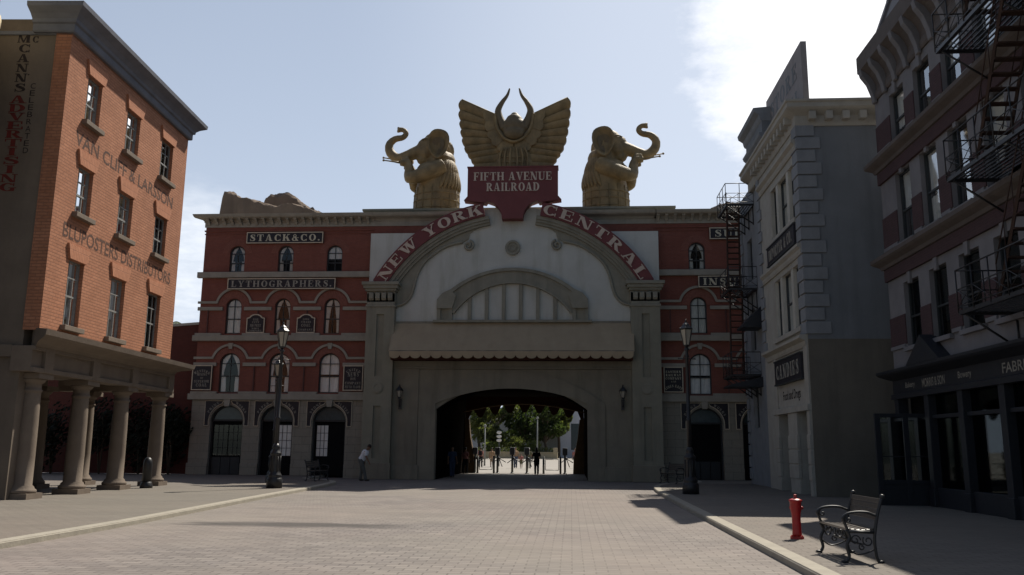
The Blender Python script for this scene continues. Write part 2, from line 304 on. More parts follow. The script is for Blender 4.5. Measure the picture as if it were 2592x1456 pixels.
# ---------------------------------------------------------------- mesh helpers
class MB:
    def __init__(s): s.v = []; s.f = []; s.sm = []
    def add(s, vs, fs, smooth=False):
        o = len(s.v); s.v += [tuple(v) for v in vs]; s.f += [tuple(i+o for i in f) for f in fs]; s.sm += [smooth]*len(fs); return s
    def box(s, x0, x1, y0, y1, z0, z1):
        v = [(x0, y0, z0), (x1, y0, z0), (x1, y1, z0), (x0, y1, z0), (x0, y0, z1), (x1, y0, z1), (x1, y1, z1), (x0, y1, z1)]
        return s.add(v, [(0, 3, 2, 1), (4, 5, 6, 7), (0, 1, 5, 4), (1, 2, 6, 5), (2, 3, 7, 6), (3, 0, 4, 7)])
    def prism(s, p, a, b, ax='y'):
        """polygon p in the plane across axis ax, extruded from a to b"""
        def pt(q, t):
            return (q[0], t, q[1]) if ax == 'y' else ((t, q[0], q[1]) if ax == 'x' else (q[0], q[1], t))
        n = len(p)
        v = [pt(q, a) for q in p]+[pt(q, b) for q in p]
        return s.add(v, [tuple(range(n)), tuple(range(2*n-1, n-1, -1))]+[(i, i+n, (i+1) % n+n, (i+1) % n) for i in range(n)])
    def ring(s, cx, cz, r0, r1, a0, a1, y0, y1, n=24, ez=1.0):
        """arc band in xz, angles in degrees from +x"""
        v = []; f = []
        for i in range(n+1):
            a = rad(a0+(a1-a0)*i/n); c, d = cos(a), sin(a)*ez
            v += [(cx+r0*c, y0, cz+r0*d), (cx+r1*c, y0, cz+r1*d), (cx+r1*c, y1, cz+r1*d), (cx+r0*c, y1, cz+r0*d)]
        for i in range(n):
            k = i*4
            for j in range(4): f.append((k+j, k+(j+1) % 4, k+4+(j+1) % 4, k+4+j))
        f += [(0, 1, 2, 3), (n*4+3, n*4+2, n*4+1, n*4)]
        return s.add(v, f)
    def tube(s, pts, r, n=8, smooth=True, cap=True):
        pts = [Vector(p) for p in pts]; m = len(pts)
        rs = list(r) if isinstance(r, (list, tuple)) else [r]*m
        v = []; f = []; up = None
        for i, p in enumerate(pts):
            t = (pts[min(i+1, m-1)]-pts[max(i-1, 0)]).normalized()
            if up is None:
                up = Vector((0, 0, 1)) if abs(t.z) < .9 else Vector((1, 0, 0))
            u = (up-t*up.dot(t))
            if u.length < 1e-5: u = t.orthogonal()
            u.normalize(); w = t.cross(u); up = u
            for k in range(n):
                a = 2*PI*k/n; v.append(p+(u*cos(a)+w*sin(a))*rs[i])
        for i in range(m-1):
            for k in range(n):
                f.append((i*n+k, i*n+(k+1) % n, (i+1)*n+(k+1) % n, (i+1)*n+k))
        if cap: f += [tuple(range(n-1, -1, -1)), tuple((m-1)*n+k for k in range(n))]
        return s.add(v, f, smooth)
    def lathe(s, prof, c=(0, 0, 0), n=16, smooth=True, rot=0):
        v = []; f = []; m = len(prof)
        for r, z in prof:
            for k in range(n):
                a = 2*PI*(k+rot)/n; v.append((c[0]+r*cos(a), c[1]+r*sin(a), c[2]+z))
        for i in range(m-1):
            for k in range(n): f.append((i*n+k, i*n+(k+1) % n, (i+1)*n+(k+1) % n, (i+1)*n+k))
        f += [tuple(range(n-1, -1, -1)), tuple((m-1)*n+k for k in range(n))]
        return s.add(v, f, smooth)
    def ball(s, c, r, n=12, mtx=None):
        if isinstance(r, (int, float)): r = (r, r, r)
        v = []; f = []; h = n//2
        for i in range(h+1):
            t = PI*i/h
            for k in range(n):
                a = 2*PI*k/n; p = Vector((r[0]*sin(t)*cos(a), r[1]*sin(t)*sin(a), r[2]*cos(t)))
                if mtx: p = mtx @ p
                v.append((c[0]+p.x, c[1]+p.y, c[2]+p.z))
        for i in range(h):
            for k in range(n): f.append((i*n+k, (i+1)*n+k, (i+1)*n+(k+1) % n, i*n+(k+1) % n))
        return s.add(v, f, True)
    def profile_x(s, prof, x0, x1, e0=0, e1=0):
        """moulding: profile [(y,z)...] swept along x; e0/e1 mitre factor at the ends (x shifts by -y)"""
        n = len(prof)
        v = [(x0+y*e0, y, z) for y, z in prof]+[(x1-y*e1, y, z) for y, z in prof]
        return s.add(v, [tuple(range(n)), tuple(range(2*n-1, n-1, -1))]+[(i, i+n, (i+1) % n+n, (i+1) % n) for i in range(n)])
    def xf(s, m):
        s.v = [tuple(m @ Vector(p)) for p in s.v]; return s
    def mesh(s, name, recalc=True):
        me = D.meshes.new(name); me.from_pydata(s.v, [], s.f)
        me.polygons.foreach_set('use_smooth', s.sm)
        if recalc:
            bm = bmesh.new(); bm.from_mesh(me)
            bmesh.ops.remove_doubles(bm, verts=bm.verts, dist=1e-5)
            bmesh.ops.recalc_face_normals(bm, faces=bm.faces); bm.to_mesh(me); bm.free()
        me.update(); return me
    def build(s, name, mat, parent=None, recalc=True, bevel=0):
        me = s.mesh(name, recalc); me.materials.append(mat if not isinstance(mat, str) else M[mat])
        o = D.objects.new(name, me); COL.objects.link(o)
        if parent: o.parent = parent
        if bevel:
            b = o.modifiers.new('bevel', 'BEVEL'); b.width = bevel; b.segments = 2; b.limit_method = 'ANGLE'; b.angle_limit = rad(40)
        return o
def pieces(mb, name, mat, parent, bevel=0):
    """one part per loose piece of the mesh"""
    n = len(mb.v); p = list(range(n))
    def fd(i):
        while p[i] != i: p[i] = p[p[i]]; i = p[i]
        return i
    for f in mb.f:
        for q in f[1:]: p[fd(q)] = fd(f[0])
    groups = {}
    for k, f in enumerate(mb.f): groups.setdefault(fd(f[0]), []).append(k)
    for g in groups.values():
        ids = sorted({i for k in g for i in mb.f[k]}); mp = {i: j for j, i in enumerate(ids)}
        b = MB(); b.v = [mb.v[i] for i in ids]; b.f = [tuple(mp[i] for i in mb.f[k]) for k in g]; b.sm = [mb.sm[k] for k in g]
        b.build(name, mat, parent, bevel=bevel)
def thing(name, label, cat, loc=(0, 0, 0), rz=0, group=None):
    o = D.objects.new(name, None); COL.objects.link(o); o.location = loc; o.rotation_euler = (0, 0, rz); o.empty_display_size = .3
    o['label'] = label; o['category'] = cat
    if group: o['group'] = group
    return o
def tag(o, label, cat, group=None, loc=None, rz=None):
    o['label'] = label; o['category'] = cat
    if group: o['group'] = group
    if loc: o.location = loc
    if rz is not None: o.rotation_euler = (0, 0, rz)
    return o
def struct(o): o['kind'] = 'structure'; return o
def copy_tree(o, parent=None):
    c = o.copy(); COL.objects.link(c)
    if parent: c.parent = parent
    for ch in list(o.children): copy_tree(ch, c)
    return c
def dup(o, label, loc, rz=None):
    c = copy_tree(o); c.location = loc; c['label'] = label
    if rz is not None: c.rotation_euler = (0, 0, rz)
    return c
def remeshed(mb, name, mat, parent=None, voxel=.05, smooth=4):
    """fuse overlapping shapes into one continuous skin"""
    me = mb.mesh(name); o = D.objects.new(name, me); COL.objects.link(o)
    r = o.modifiers.new('r', 'REMESH'); r.mode = 'VOXEL'; r.voxel_size = voxel; r.use_smooth_shade = True
    if smooth:
        k = o.modifiers.new('s', 'SMOOTH'); k.factor = .5; k.iterations = smooth
    dg = bpy.context.evaluated_depsgraph_get(); dg.update()
    n = D.meshes.new_from_object(o.evaluated_get(dg)); n.name = name
    o.modifiers.clear(); o.data = n; D.meshes.remove(me)
    n.materials.clear(); n.materials.append(M[mat])
    for p in n.polygons: p.use_smooth = True
    if parent: o.parent = parent
    return o

def wall(mb, x0, x1, z0, z1, ops, d=.4, y=0, nseg=14):
    """wall face at y with openings (xl,xr,zb,zt,rise) and reveals of depth d"""
    xs = sorted({x0, x1}|{v for o in ops for v in o[:2]}); zs = sorted({z0, z1}|{v for o in ops for v in (max(z0, o[2]), o[3])})
    for i in range(len(xs)-1):
        for j in range(len(zs)-1):
            cx, cz = (xs[i]+xs[i+1])/2, (zs[j]+zs[j+1])/2
            if any(o[0] < cx < o[1] and o[2] < cz < o[3] for o in ops): continue
            mb.add([(xs[i], y, zs[j]), (xs[i+1], y, zs[j]), (xs[i+1], y, zs[j+1]), (xs[i], y, zs[j+1])], [(0, 1, 2, 3)])
    for xl, xr, zb, zt, rise in ops:
        out = arch_pts(xl, xr, zb, zt, rise, nseg)
        if rise:
            top = out[1:-1]
            for a, b in zip(top[:-1], top[1:]):
                if abs(a[0]-b[0]) < 1e-6: continue
                mb.add([(a[0], y, a[1]), (b[0], y, b[1]), (b[0], y, zt), (a[0], y, zt)], [(0, 1, 2, 3)])
        for a, b in zip(out[:-1], out[1:]):
            mb.add([(a[0], y, a[1]), (b[0], y, b[1]), (b[0], y+d, b[1]), (a[0], y+d, a[1])], [(0, 1, 2, 3)])
    return mb
def arch_pts(xl, xr, zb, zt, rise, n=14):
    """outline from bottom left over the top to bottom right"""
    if not rise: return [(xl, zb), (xl, zt), (xr, zt), (xr, zb)]
    w = (xr-xl)/2; cx = (xl+xr)/2; R = (w*w+rise*rise)/(2*rise); cz = zt-R; a = math.asin(min(1, w/R))
    if rise > w: a = PI/2; R = w; cz = zt-w
    p = [(xl, zb)]
    for i in range(n+1):
        t = -a+2*a*i/n; p.append((cx+R*sin(t), cz+R*cos(t)))
    p.append((xr, zb)); return p
def inset(p, k, cx, cz, zb):
    """shrink an arch outline towards its inside by about k"""
    out = []
    for x, z in p:
        dx, dz = x-cx, z-cz; l = math.hypot(dx, dz) or 1
        out.append((x-math.copysign(min(k, abs(dx)), dx)*abs(dx)/l if z > cz else x-math.copysign(k, dx), z-k*dz/l if z > cz else z))
    return out

# ---------------------------------------------------------------- lettering
def G_stem(x, T=.24, o=.08, q=.07):
    return [R_(x, x+T, 0, 1), R_(x-o, x+T+o, 0, q), R_(x-o, x+T+o, 1-q, 1)]
def R_(x0, x1, z0, z1): return [(x0, z0), (x1, z0), (x1, z1), (x0, z1)]
def E_(cx, cz, rx, rz, ix, iz, a0=0, a1=360, n=18):
    p = []
    for i in range(n+1):
        a = rad(a0+(a1-a0)*i/n); p.append((cx+rx*cos(a), cz+rz*sin(a)))
    for i in range(n, -1, -1):
        a = rad(a0+(a1-a0)*i/n); p.append((cx+ix*cos(a), cz+iz*sin(a)))
    return ('band', p, n+1)
def Sk(pts):
    """ribbon: [(x,z,width)...]"""
    a = []; b = []
    for i, (x, z, w) in enumerate(pts):
        x0, z0, _ = pts[max(i-1, 0)]; x1, z1, _ = pts[min(i+1, len(pts)-1)]
        l = math.hypot(x1-x0, z1-z0) or 1; nx, nz = -(z1-z0)/l*w/2, (x1-x0)/l*w/2
        a.append((x+nx, z+nz)); b.append((x-nx, z-nz))
    return ('band', a+b[::-1], len(a))
t_ = .075; q_ = .07
S_PTS = [(.66, .70, .05), (.645, .80, .06), (.56, .92, .08), (.42, .955, .085), (.26, .92, .13), (.185, .79, .2), (.24, .66, .24), (.40, .545, .27), (.565, .43, .25), (.645, .29, .21), (.60, .13, .15), (.44, .045, .085), (.27, .06, .08), (.14, .17, .06), (.11, .31, .05)]
GLY = {
 'A': (.95, [[(.36, 1), (.56, 1), (.86, 0), (.57, 0)], [(.36, 1), (.44, 1), (.17, 0), (.08, 0)], R_(.24, .64, .26, .34), R_(0, .28, 0, q_), R_(.48, .95, 0, q_)]),
 'B': (.86, G_stem(.08)+[E_(.36, .745, .38, .255, .14, .18, -90, 90), E_(.38, .265, .44, .265, .17, .185, -90, 90)]),
 'C': (.88, [E_(.47, .5, .43, .51, .19, .43, 42, 318), R_(.76, .82, .62, 1), R_(.76, .82, 0, .30)]),
 'D': (.92, G_stem(.08)+[E_(.38, .5, .5, .5, .24, .42, -90, 90)]),
 'E': (.84, G_stem(.08)+[R_(.1, .76, 1-t_, 1), R_(.1, .8, 0, t_), R_(.3, .6, .46, .54), R_(.7, .76, .68, 1), R_(.74, .8, 0, .34), R_(.55, .6, .36, .64)]),
 'F': (.80, G_stem(.08)+[R_(.1, .76, 1-t_, 1), R_(.3, .6, .46, .54), R_(.7, .76, .68, 1), R_(.55, .6, .36, .64)]),
 'G': (.94, [E_(.47, .5, .43, .51, .19, .43, 42, 318), R_(.76, .82, .64, 1), R_(.62, .84, .02, .42), R_(.52, .94, .38, .45)]),
 'H': (1.02, G_stem(.08)+G_stem(.68)+[R_(.3, .7, .46, .54)]),
 'I': (.42, G_stem(.09)),
 'K': (.98, G_stem(.08)+[[(.30, .42), (.40, .42), (.80, .96), (.68, .96)], [(.42, .60), (.60, .76), (.94, .04), (.64, .04)], R_(.58, .92, 1-q_, 1), R_(.56, .99, 0, q_)]),
 'L': (.78, G_stem(.08)+[R_(.1, .74, 0, t_), R_(.68, .74, 0, .36)]),
 'M': (1.2, [R_(.1, .18, 0, 1), R_(0, .28, 0, q_), [(.06, 1), (.32, 1), (.64, 0), (.52, 0)], [(.52, 0), (.62, 0), (.92, 1), (.82, 1)], R_(.84, 1.1, 0, 1), R_(.78, 1.18, 0, q_), R_(.0, .22, 1-q_, 1), R_(.9, 1.18, 1-q_, 1)]),
 'N': (1.0, [R_(.12, .2, 0, 1), R_(0, .32, 0, q_), [(.04, 1), (.34, 1), (.88, 0), (.62, 0)], R_(.8, .88, 0, 1), R_(.68, 1, 1-q_, 1), R_(0, .25, 1-q_, 1)]),
 'O': (.94, [E_(.47, .5, .45, .515, .2, .43)]),
 'P': (.84, G_stem(.08)+[E_(.36, .725, .44, .275, .18, .195, -90, 90)]),
 'R': (.95, G_stem(.08)+[E_(.36, .74, .42, .26, .17, .18, -90, 90), [(.34, .5), (.58, .5), (.9, .0), (.62, .0)], R_(.6, .97, 0, q_)]),
 'S': (.76, [Sk(S_PTS), R_(.63, .68, .66, 1), R_(.08, .13, 0, .36)]),
 'T': (.86, [R_(.31, .55, 0, 1), R_(.2, .66, 0, q_), R_(.02, .84, 1-t_, 1), R_(.02, .08, .66, 1), R_(.78, .84, .66, 1)]),
 'U': (.96, [R_(.1, .34, .25, 1), R_(0, .44, 1-q_, 1), R_(.76, .84, .3, 1), R_(.64, .96, 1-q_, 1), ('band', [(.1, .3), (.13, .12), (.26, 0), (.46, -.02), (.68, .02), (.82, .16), (.84, .32), (.76, .32), (.74, .2), (.66, .1), (.54, .07), (.42, .1), (.35, .18), (.34, .3)], 7)]),
 'V': (.94, [[(.08, 1), (.36, 1), (.62, 0), (.44, 0)], [(.74, 1), (.84, 1), (.56, 0), (.5, 0)], R_(0, .44, 1-q_, 1), R_(.62, .94, 1-q_, 1)]),
 'W': (1.3, [[(.08, 1), (.34, 1), (.54, 0), (.38, 0)], [(.58, 1), (.66, 1), (.52, 0), (.44, 0)], [(.52, 1), (.78, 1), (.96, 0), (.8, 0)], [(1.1, 1), (1.2, 1), (.94, 0), (.86, 0)], R_(0, .42, 1-q_, 1), R_(.46, .86, 1-q_, 1), R_(.98, 1.3, 1-q_, 1)]),
 'Y': (.94, [[(.06, 1), (.34, 1), (.56, .42), (.36, .42)], [(.76, 1), (.86, 1), (.56, .42), (.48, .42)], R_(.35, .59, 0, .46), R_(.24, .7, 0, q_), R_(0, .42, 1-q_, 1), R_(.64, .94, 1-q_, 1)]),
 'J': (.62, [R_(.26, .5, .2, 1), R_(.16, .6, 1-q_, 1), ('band', [(.5, .25), (.46, .08), (.34, -.02), (.16, 0), (.04, .14), (.1, .26), (.14, .16), (.2, .07), (.25, .12), (.26, .25)], 5)]),
 'X': (.95, [[(.06, 1), (.36, 1), (.88, 0), (.58, 0)], [(.74, 1), (.84, 1), (.2, 0), (.1, 0)], R_(0, .42, 1-q_, 1), R_(.62, .94, 1-q_, 1), R_(0, .3, 0, q_), R_(.5, .95, 0, q_)]),
 '&': (.92, [E_(.40, .74, .22, .26, .1, .19), E_(.36, .27, .34, .28, .14, .2), [(.26, .66), (.46, .66), (.9, 0), (.64, 0)], R_(.6, .92, .44, .5)]),
 '.': (.3, [E_(.14, .12, .12, .12, .005, .005)]),
 "'": (.24, [[(.04, 1), (.2, 1), (.14, .66), (.1, .66)]]),
 ' ': (.42, []),
}
def glyph_add(mb, ch, fn, y0, dp):
    """add one slab-serif letter; fn maps (x,z) to wall (x,z)"""
    w, pcs = GLY[ch]
    for i, p in enumerate(pcs):
        d = dp+.0011*i
        if isinstance(p, tuple):
            _, pts, n = p; a = pts[:n]; b = pts[n:][::-1]
            for j in range(n-1):
                q = [fn(*a[j]), fn(*a[j+1]), fn(*b[j+1]), fn(*b[j])]
                v = [(x, y0-d, z) for x, z in q]+[(x, y0, z) for x, z in q]
                mb.add(v, [(0, 1, 2, 3), (0, 1, 5, 4), (3, 2, 6, 7)])
            for j in (0, n-1):
                q = [fn(*a[j]), fn(*b[j])]
                mb.add([(q[0][0], y0-d, q[0][1]), (q[1][0], y0-d, q[1][1]), (q[1][0], y0, q[1][1]), (q[0][0], y0, q[0][1])], [(0, 1, 2, 3)])
        else:
            mb.prism([fn(*k) for k in p], y0-d, y0)
    return w
def slab(mb, txt, xc, z0, h, width=None, y=0, dp=.02, gap=.10, kx=1.0):
    """slab-serif line centred on xc with its foot at z0"""
    tot = sum(GLY[c][0]+gap for c in txt)-gap
    s = width/tot if width else h*kx
    x = xc-tot*s/2
    for c in txt:
        glyph_add(mb, c, lambda a, b, x=x: (x+a*s, z0+b*h), y, dp); x += (GLY[c][0]+gap)*s
    return mb
def slab_arc(mb, txt, cx, cz, R, th0, th1, h, y, dp=.05, gap=.12, kx=1.0):
    """letters standing on radius R; th in degrees clockwise from the top, text runs th0 -> th1"""
    tot = sum(GLY[c][0]+gap for c in txt)-gap; s = rad(th1-th0)*(R+h*.5)/tot; u = 0
    for c in txt:
        w = GLY[c][0]; t = rad(th0)+(u+w/2)*s/(R+h*.5)
        def fn(a, b, t=t, w=w):
            lx = (a-w/2)*s; lz = R+b*h
            return (cx+lx*cos(t)+lz*sin(t), cz-lx*sin(t)+lz*cos(t))
        glyph_add(mb, c, fn, y, dp); u += w+gap
    return mb
def sans(mb, txt, x0, x1, z0, z1, y=0, dp=.006, shear=0, off=.0):
    """plain built-in letters stretched into a rectangle of the wall"""
    cu = D.curves.new('t', 'FONT'); cu.body = txt; cu.size = 1; cu.offset = off; cu.shear = shear; cu.resolution_u = 3
    o = D.objects.new('t', cu); COL.objects.link(o)
    dg = bpy.context.evaluated_depsgraph_get(); dg.update()
    me = D.meshes.new_from_object(o.evaluated_get(dg))
    vs = [v.co.copy() for v in me.vertices]; fs = [tuple(p.vertices) for p in me.polygons]
    D.objects.remove(o); D.curves.remove(cu); D.meshes.remove(me)
    if not vs: return mb
    a0 = min(v.x for v in vs); a1 = max(v.x for v in vs); b0 = min(v.y for v in vs); b1 = max(v.y for v in vs)
    mb.add([(x0+(v.x-a0)/(a1-a0)*(x1-x0), y-dp, z0+(v.y-b0)/(b1-b0)*(z1-z0)) for v in vs], fs); return mb

# ---------------------------------------------------------------- windows
def arch_band(mb, xl, xr, zb, zt, rise, k, y0, y1, sill=True, n=14):
    a = arch_pts(xl, xr, zb, zt, rise, n); b = arch_pts(xl+k, xr-k, zb+(k if sill else 0), zt-k, max(rise-k, .0) if rise else 0, n)
    if len(b) != len(a): b = arch_pts(xl+k, xr-k, zb+(k if sill else 0), zt-k, .02, n)
    m = len(a)
    for i in range(m if sill else m-1):
        j = (i+1) % m
        q = [a[i], a[j], b[j], b[i]]
        mb.add([(x, y0, z) for x, z in q]+[(x, y1, z) for x, z in q], [(0, 1, 2, 3), (3, 2, 6, 7), (0, 1, 5, 4), (4, 5, 6, 7)])
def arch_face(mb, xl, xr, zb, zt, rise, y, n=14):
    p = arch_pts(xl, xr, zb, zt, rise, n); mb.add([(x, y, z) for x, z in p], [tuple(range(len(p)))])
CACHE = {}
def cached(key, fn):
    if key not in CACHE: CACHE[key] = fn()
    return CACHE[key]
def place_mesh(me, name, parent, loc, mat=None):
    o = D.objects.new(name, me); COL.objects.link(o); o.parent = parent; o.location = loc
    if mat and not me.materials: me.materials.append(M[mat])
    return o
def window(parent, cx, zb, w, h, rise, y, bars=(1, (.55,)), mat='frame_dark', curtain=None, fr=.06, glass='glass', room=.34, name='window', spring_bar=True):
    """sash window: frame and bars, with pane, curtain and room behind as sub-parts"""
    key = (w, h, rise, bars, fr, spring_bar)
    def mk():
        b = MB(); arch_band(b, -w/2, w/2, 0, h, rise, fr, 0, .09)
        nv, hz = bars
        for i in range(nv):
            x = -w/2+w*(i+1)/(nv+1); top = h-(rise*(1-math.sqrt(max(0, 1-(x/(w/2))**2))) if rise else 0)-.02
            b.box(x-.017, x+.017, .012, .06, fr*.9, top)
        for j, z in enumerate(hz):
            t = .03 if j == 0 else .017
            b.box(-w/2+fr*.9, w/2-fr*.9, .006 if j == 0 else .0145, .075, z*h-t, z*h+t)
        if rise and spring_bar: b.box(-w/2+fr*.9, w/2-fr*.9, .009, .07, h-rise-.02, h-rise+.02)
        return b.mesh('window')
    o = place_mesh(cached(('win', mat)+key, mk), name, parent, (cx, y, zb), mat)
    def pn():
        b = MB(); arch_face(b, -w/2+.02, w/2-.02, .02, h-.02, max(0, rise-.02), .045); return b.mesh('pane')
    place_mesh(cached(('pane', glass)+key[:3], pn), 'pane', o, (0, 0, 0), glass)
    def rm():
        b = MB(); arch_face(b, -w/2-.1, w/2+.1, -.1, h+.1, rise, room); return b.mesh('room')
    place_mesh(cached(('room', room)+key[:3], rm), 'room', o, (0, 0, 0), 'room')
    if curtain:
        def cu():
            b = MB(); rnd = random.Random(str(curtain))
            def drape(xa, xb, za, zt_, gather, side):
                n = 18; rows = 6; v = []
                for r in range(rows+1):
                    t = r/rows; z = zt_+(za-zt_)*t
                    for i in range(n+1):
                        u = i/n
                        k = gather*math.sin(min(1, t*1.1)*PI/2)
                        uu = u*(1-k) if side < 0 else 1-(1-u)*(1-k)
                        x = xa+(xb-xa)*uu
                        zz = min(z, h-(rise*(1-math.sqrt(max(0, 1-(x/(w/2))**2))) if rise else 0)-.04)
                        v.append((x, .10+.022*sin(u*26+t*2)+rnd.uniform(-.003, .003), zz))
                b.add(v, [(r*(n+1)+i, r*(n+1)+i+1, (r+1)*(n+1)+i+1, (r+1)*(n+1)+i) for r in range(rows) for i in range(n)], True)
            L0, L1 = -w/2+.05, w/2-.05
            if curtain == 'tied':
                drape(L0, -.0, h*.40, h, .78, -1); drape(0, L1, h*.40, h, .78, 1)
                drape(L0, L0+w*.22, .05, h*.42, -.1, -1); drape(L1-w*.22, L1, .05, h*.42, -.1, 1)
            elif curtain == 'half':
                drape(L0, L1, .06, h*.40, 0, -1); drape(L0, L1, h*.47, h, 0, -1)
            elif curtain == 'full': drape(L0, L1, .06, h, 0, -1)
            elif curtain == 'blind': drape(L0, L1, h*.5, h, 0, -1)
            elif curtain == 'long': drape(L0, -.02, .06, h, .55, -1); drape(.02, L1, .06, h, .55, 1)
            elif curtain == 'side': drape(L0, L0+w*.62, h*.28, h, .0, -1)
            return b.mesh('curtain')
        place_mesh(cached(('cur', curtain)+key[:3], cu), 'curtain', o, (0, 0, 0), 'curtain')
    return o
def part_of(parent, name, mb, mat, **k): return mb.build(name, mat, parent, **k)
def box_part(parent, name, mat, x0, x1, y0, y1, z0, z1, bevel=.015):
    return MB().box(x0, x1, y0, y1, z0, z1).build(name, mat, parent, bevel=bevel)
def voussoirs(mb, cx, cz, r0, r1, a0, a1, n, y0, y1, gap=.14):
    st = (a1-a0)/n
    for i in range(n):
        mb.ring(cx, cz, r0, r1, a0+st*(i+gap/2), a0+st*(i+1-gap/2), y0, y1, 1)
def smooth_path(pts, n=6):
    """Catmull-Rom through points"""
    P = [Vector(p) for p in pts]; out = []
    for i in range(len(P)-1):
        a, b, c, d = P[max(i-1, 0)], P[i], P[i+1], P[min(i+2, len(P)-1)]
        for k in range(n):
            t = k/n; out.append(.5*((2*b)+(c-a)*t+(2*a-5*b+4*c-d)*t*t+(3*b-a-3*c+d)*t*t*t))
    out.append(P[-1]); return out

# ---------------------------------------------------------------- ground, road, pavements
RZ = -.11
def sheet(name, pts, z, mat):
    b = MB(); b.add([(x, y, z) for x, y in pts], [tuple(range(len(pts)))]); return struct(b.build(name, mat, recalc=False))
sheet('ground', [(-900, -60), (900, -60), (900, 1500), (-900, 1500)], RZ-.02, 'ground')
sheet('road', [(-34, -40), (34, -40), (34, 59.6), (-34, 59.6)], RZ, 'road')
KL = [(-9.35, -40), (-9.36, -20), (-9.36, 0), (-9.37, 8), (-9.38, 14), (-9.42, 18), (-9.55, 20.5), (-9.75, 24), (-9.98, 28), (-10.15, 32), (-10.32, 35.5), (-10.6, 38.3), (-10.85, 39.6), (-11.3, 40.7), (-11.95, 41.6), (-12.7, 42.3), (-13.3, 43.2), (-13.5, 44.6), (-13.5, 46.9)]
KR = [(3.25, -40), (3.25, -20), (3.25, 0), (3.25, 12), (3.25, 20), (3.28, 28), (3.33, 33), (3.42, 36), (3.58, 38.2), (3.85, 39.8), (4.3, 41.2), (5.0, 42.4), (5.9, 43.3), (6.3, 44.4), (6.35, 46.9)]
def smooth2(p, n=5): return [(v.x, v.y) for v in smooth_path([(x, y, 0) for x, y in p], n)]
KLs, KRs = smooth2(KL), smooth2(KR)
b = MB(); b.prism(KLs+[(-30, 46.9), (-30, -40)], RZ-.01, 0, 'z'); struct(b.build('pavement', 'pave'))
b = MB(); b.prism(KRs+[(30, 46.9), (30, -40)], RZ-.01, 0, 'z'); struct(b.build('pavement', 'pave'))
def kerb(path, side):
    b = MB(); v = []
    for i, (x, y) in enumerate(path):
        x0, y0 = path[max(i-1, 0)]; x1, y1 = path[min(i+1, len(path)-1)]
        l = math.hypot(x1-x0, y1-y0); nx, ny = (y1-y0)/l*side, -(x1-x0)/l*side     # towards the road
        for o, z in ((.012, RZ-.01), (.012, -.02), (-.008, .006), (-.26, .006), (-.26, -.05)): v.append((x+nx*o, y+ny*o, z))
    n = len(path)
    b.add(v, [(i*5+k, i*5+k+1, (i+1)*5+k+1, (i+1)*5+k) for i in range(n-1) for k in range(4)])
    return struct(b.build('kerb', 'kerb'))
kerb(KLs, 1); kerb(KRs, -1)

# ---------------------------------------------------------------- the arch building (local origin: middle of the arch on the road)
AX, AY = -3.2, 46.0
arch = thing('arch_building', 'pale stucco gatehouse with a great arched front and a low tunnel through it', 'building', (AX, AY, RZ))
MULTI = {'rear_cornice', 'brick_frieze', 'plinth', 'side_panel', 'mullion', 'lunette_shoulder', 'cornice_brackets', 'brackets', 'impost_band', 'string_course', 'belt_blocks', 'pier_rib', 'quoins', 'sill', 'keystone', 'door_pier', 'window_post', 'shop_pier', 'maroon_panel', 'rear_pier', 'column', 'door'}
SING = {'cornice_brackets': 'bracket', 'brackets': 'bracket', 'quoins': 'quoin_stone', 'belt_blocks': 'belt_block'}
def bld(mb, n, mat, parent, **k):
    if n in MULTI and n != 'door': return pieces(mb, SING.get(n, n), mat, parent, bevel=k.get('bevel', 0))
    return mb.build(n, mat, parent, **k)
def A(name, mb, mat, **k): return bld(mb, name, mat, arch, **k)
H0 = -RZ      # measured heights are from the pavement; add this inside the arch frame
# lower wall with the tunnel mouth
CW, CSP, CTOP = 4.07, 3.62+H0, 5.0+H0
b = MB(); wall(b, -6.5, 6.5, 0, 8.4+H0, [(-CW, CW, 0, CTOP, CTOP-CSP)], d=.3, nseg=28); A('lower_wall', b, 'stucco_dim')
# stepped ring round the mouth and side jambs
b = MB(); arch_band(b, -CW-.95, CW+.95, 0, CTOP+.66, 1.75, .93, -.09, .02, sill=False, n=28); A('mouth_surround', b, 'stucco_dim')
b = MB(); b.box(-6.5, -5.06, -.05, .02, 0, 5.85+H0); b.box(5.06, 6.5, -.05, .02, 0, 5.85+H0); A('side_panel', b, 'stucco_dim')
b = MB(); b.profile_x([(.02, 5.85), (-.13, 5.9), (-.13, 5.98), (-.08, 6.02), (-.08, 6.3), (-.16, 6.36), (-.16, 6.46), (.02, 6.46)], -6.5, 6.5); A('beam', b, 'stucco_dim')
# base plinths
b = MB()
for x0, x1 in ((-6.5, -4.95), (4.95, 6.5)): b.box(x0, x1, -.16, .03, 0, .75)
A('plinth', b, 'stucco_dim', bevel=.02)
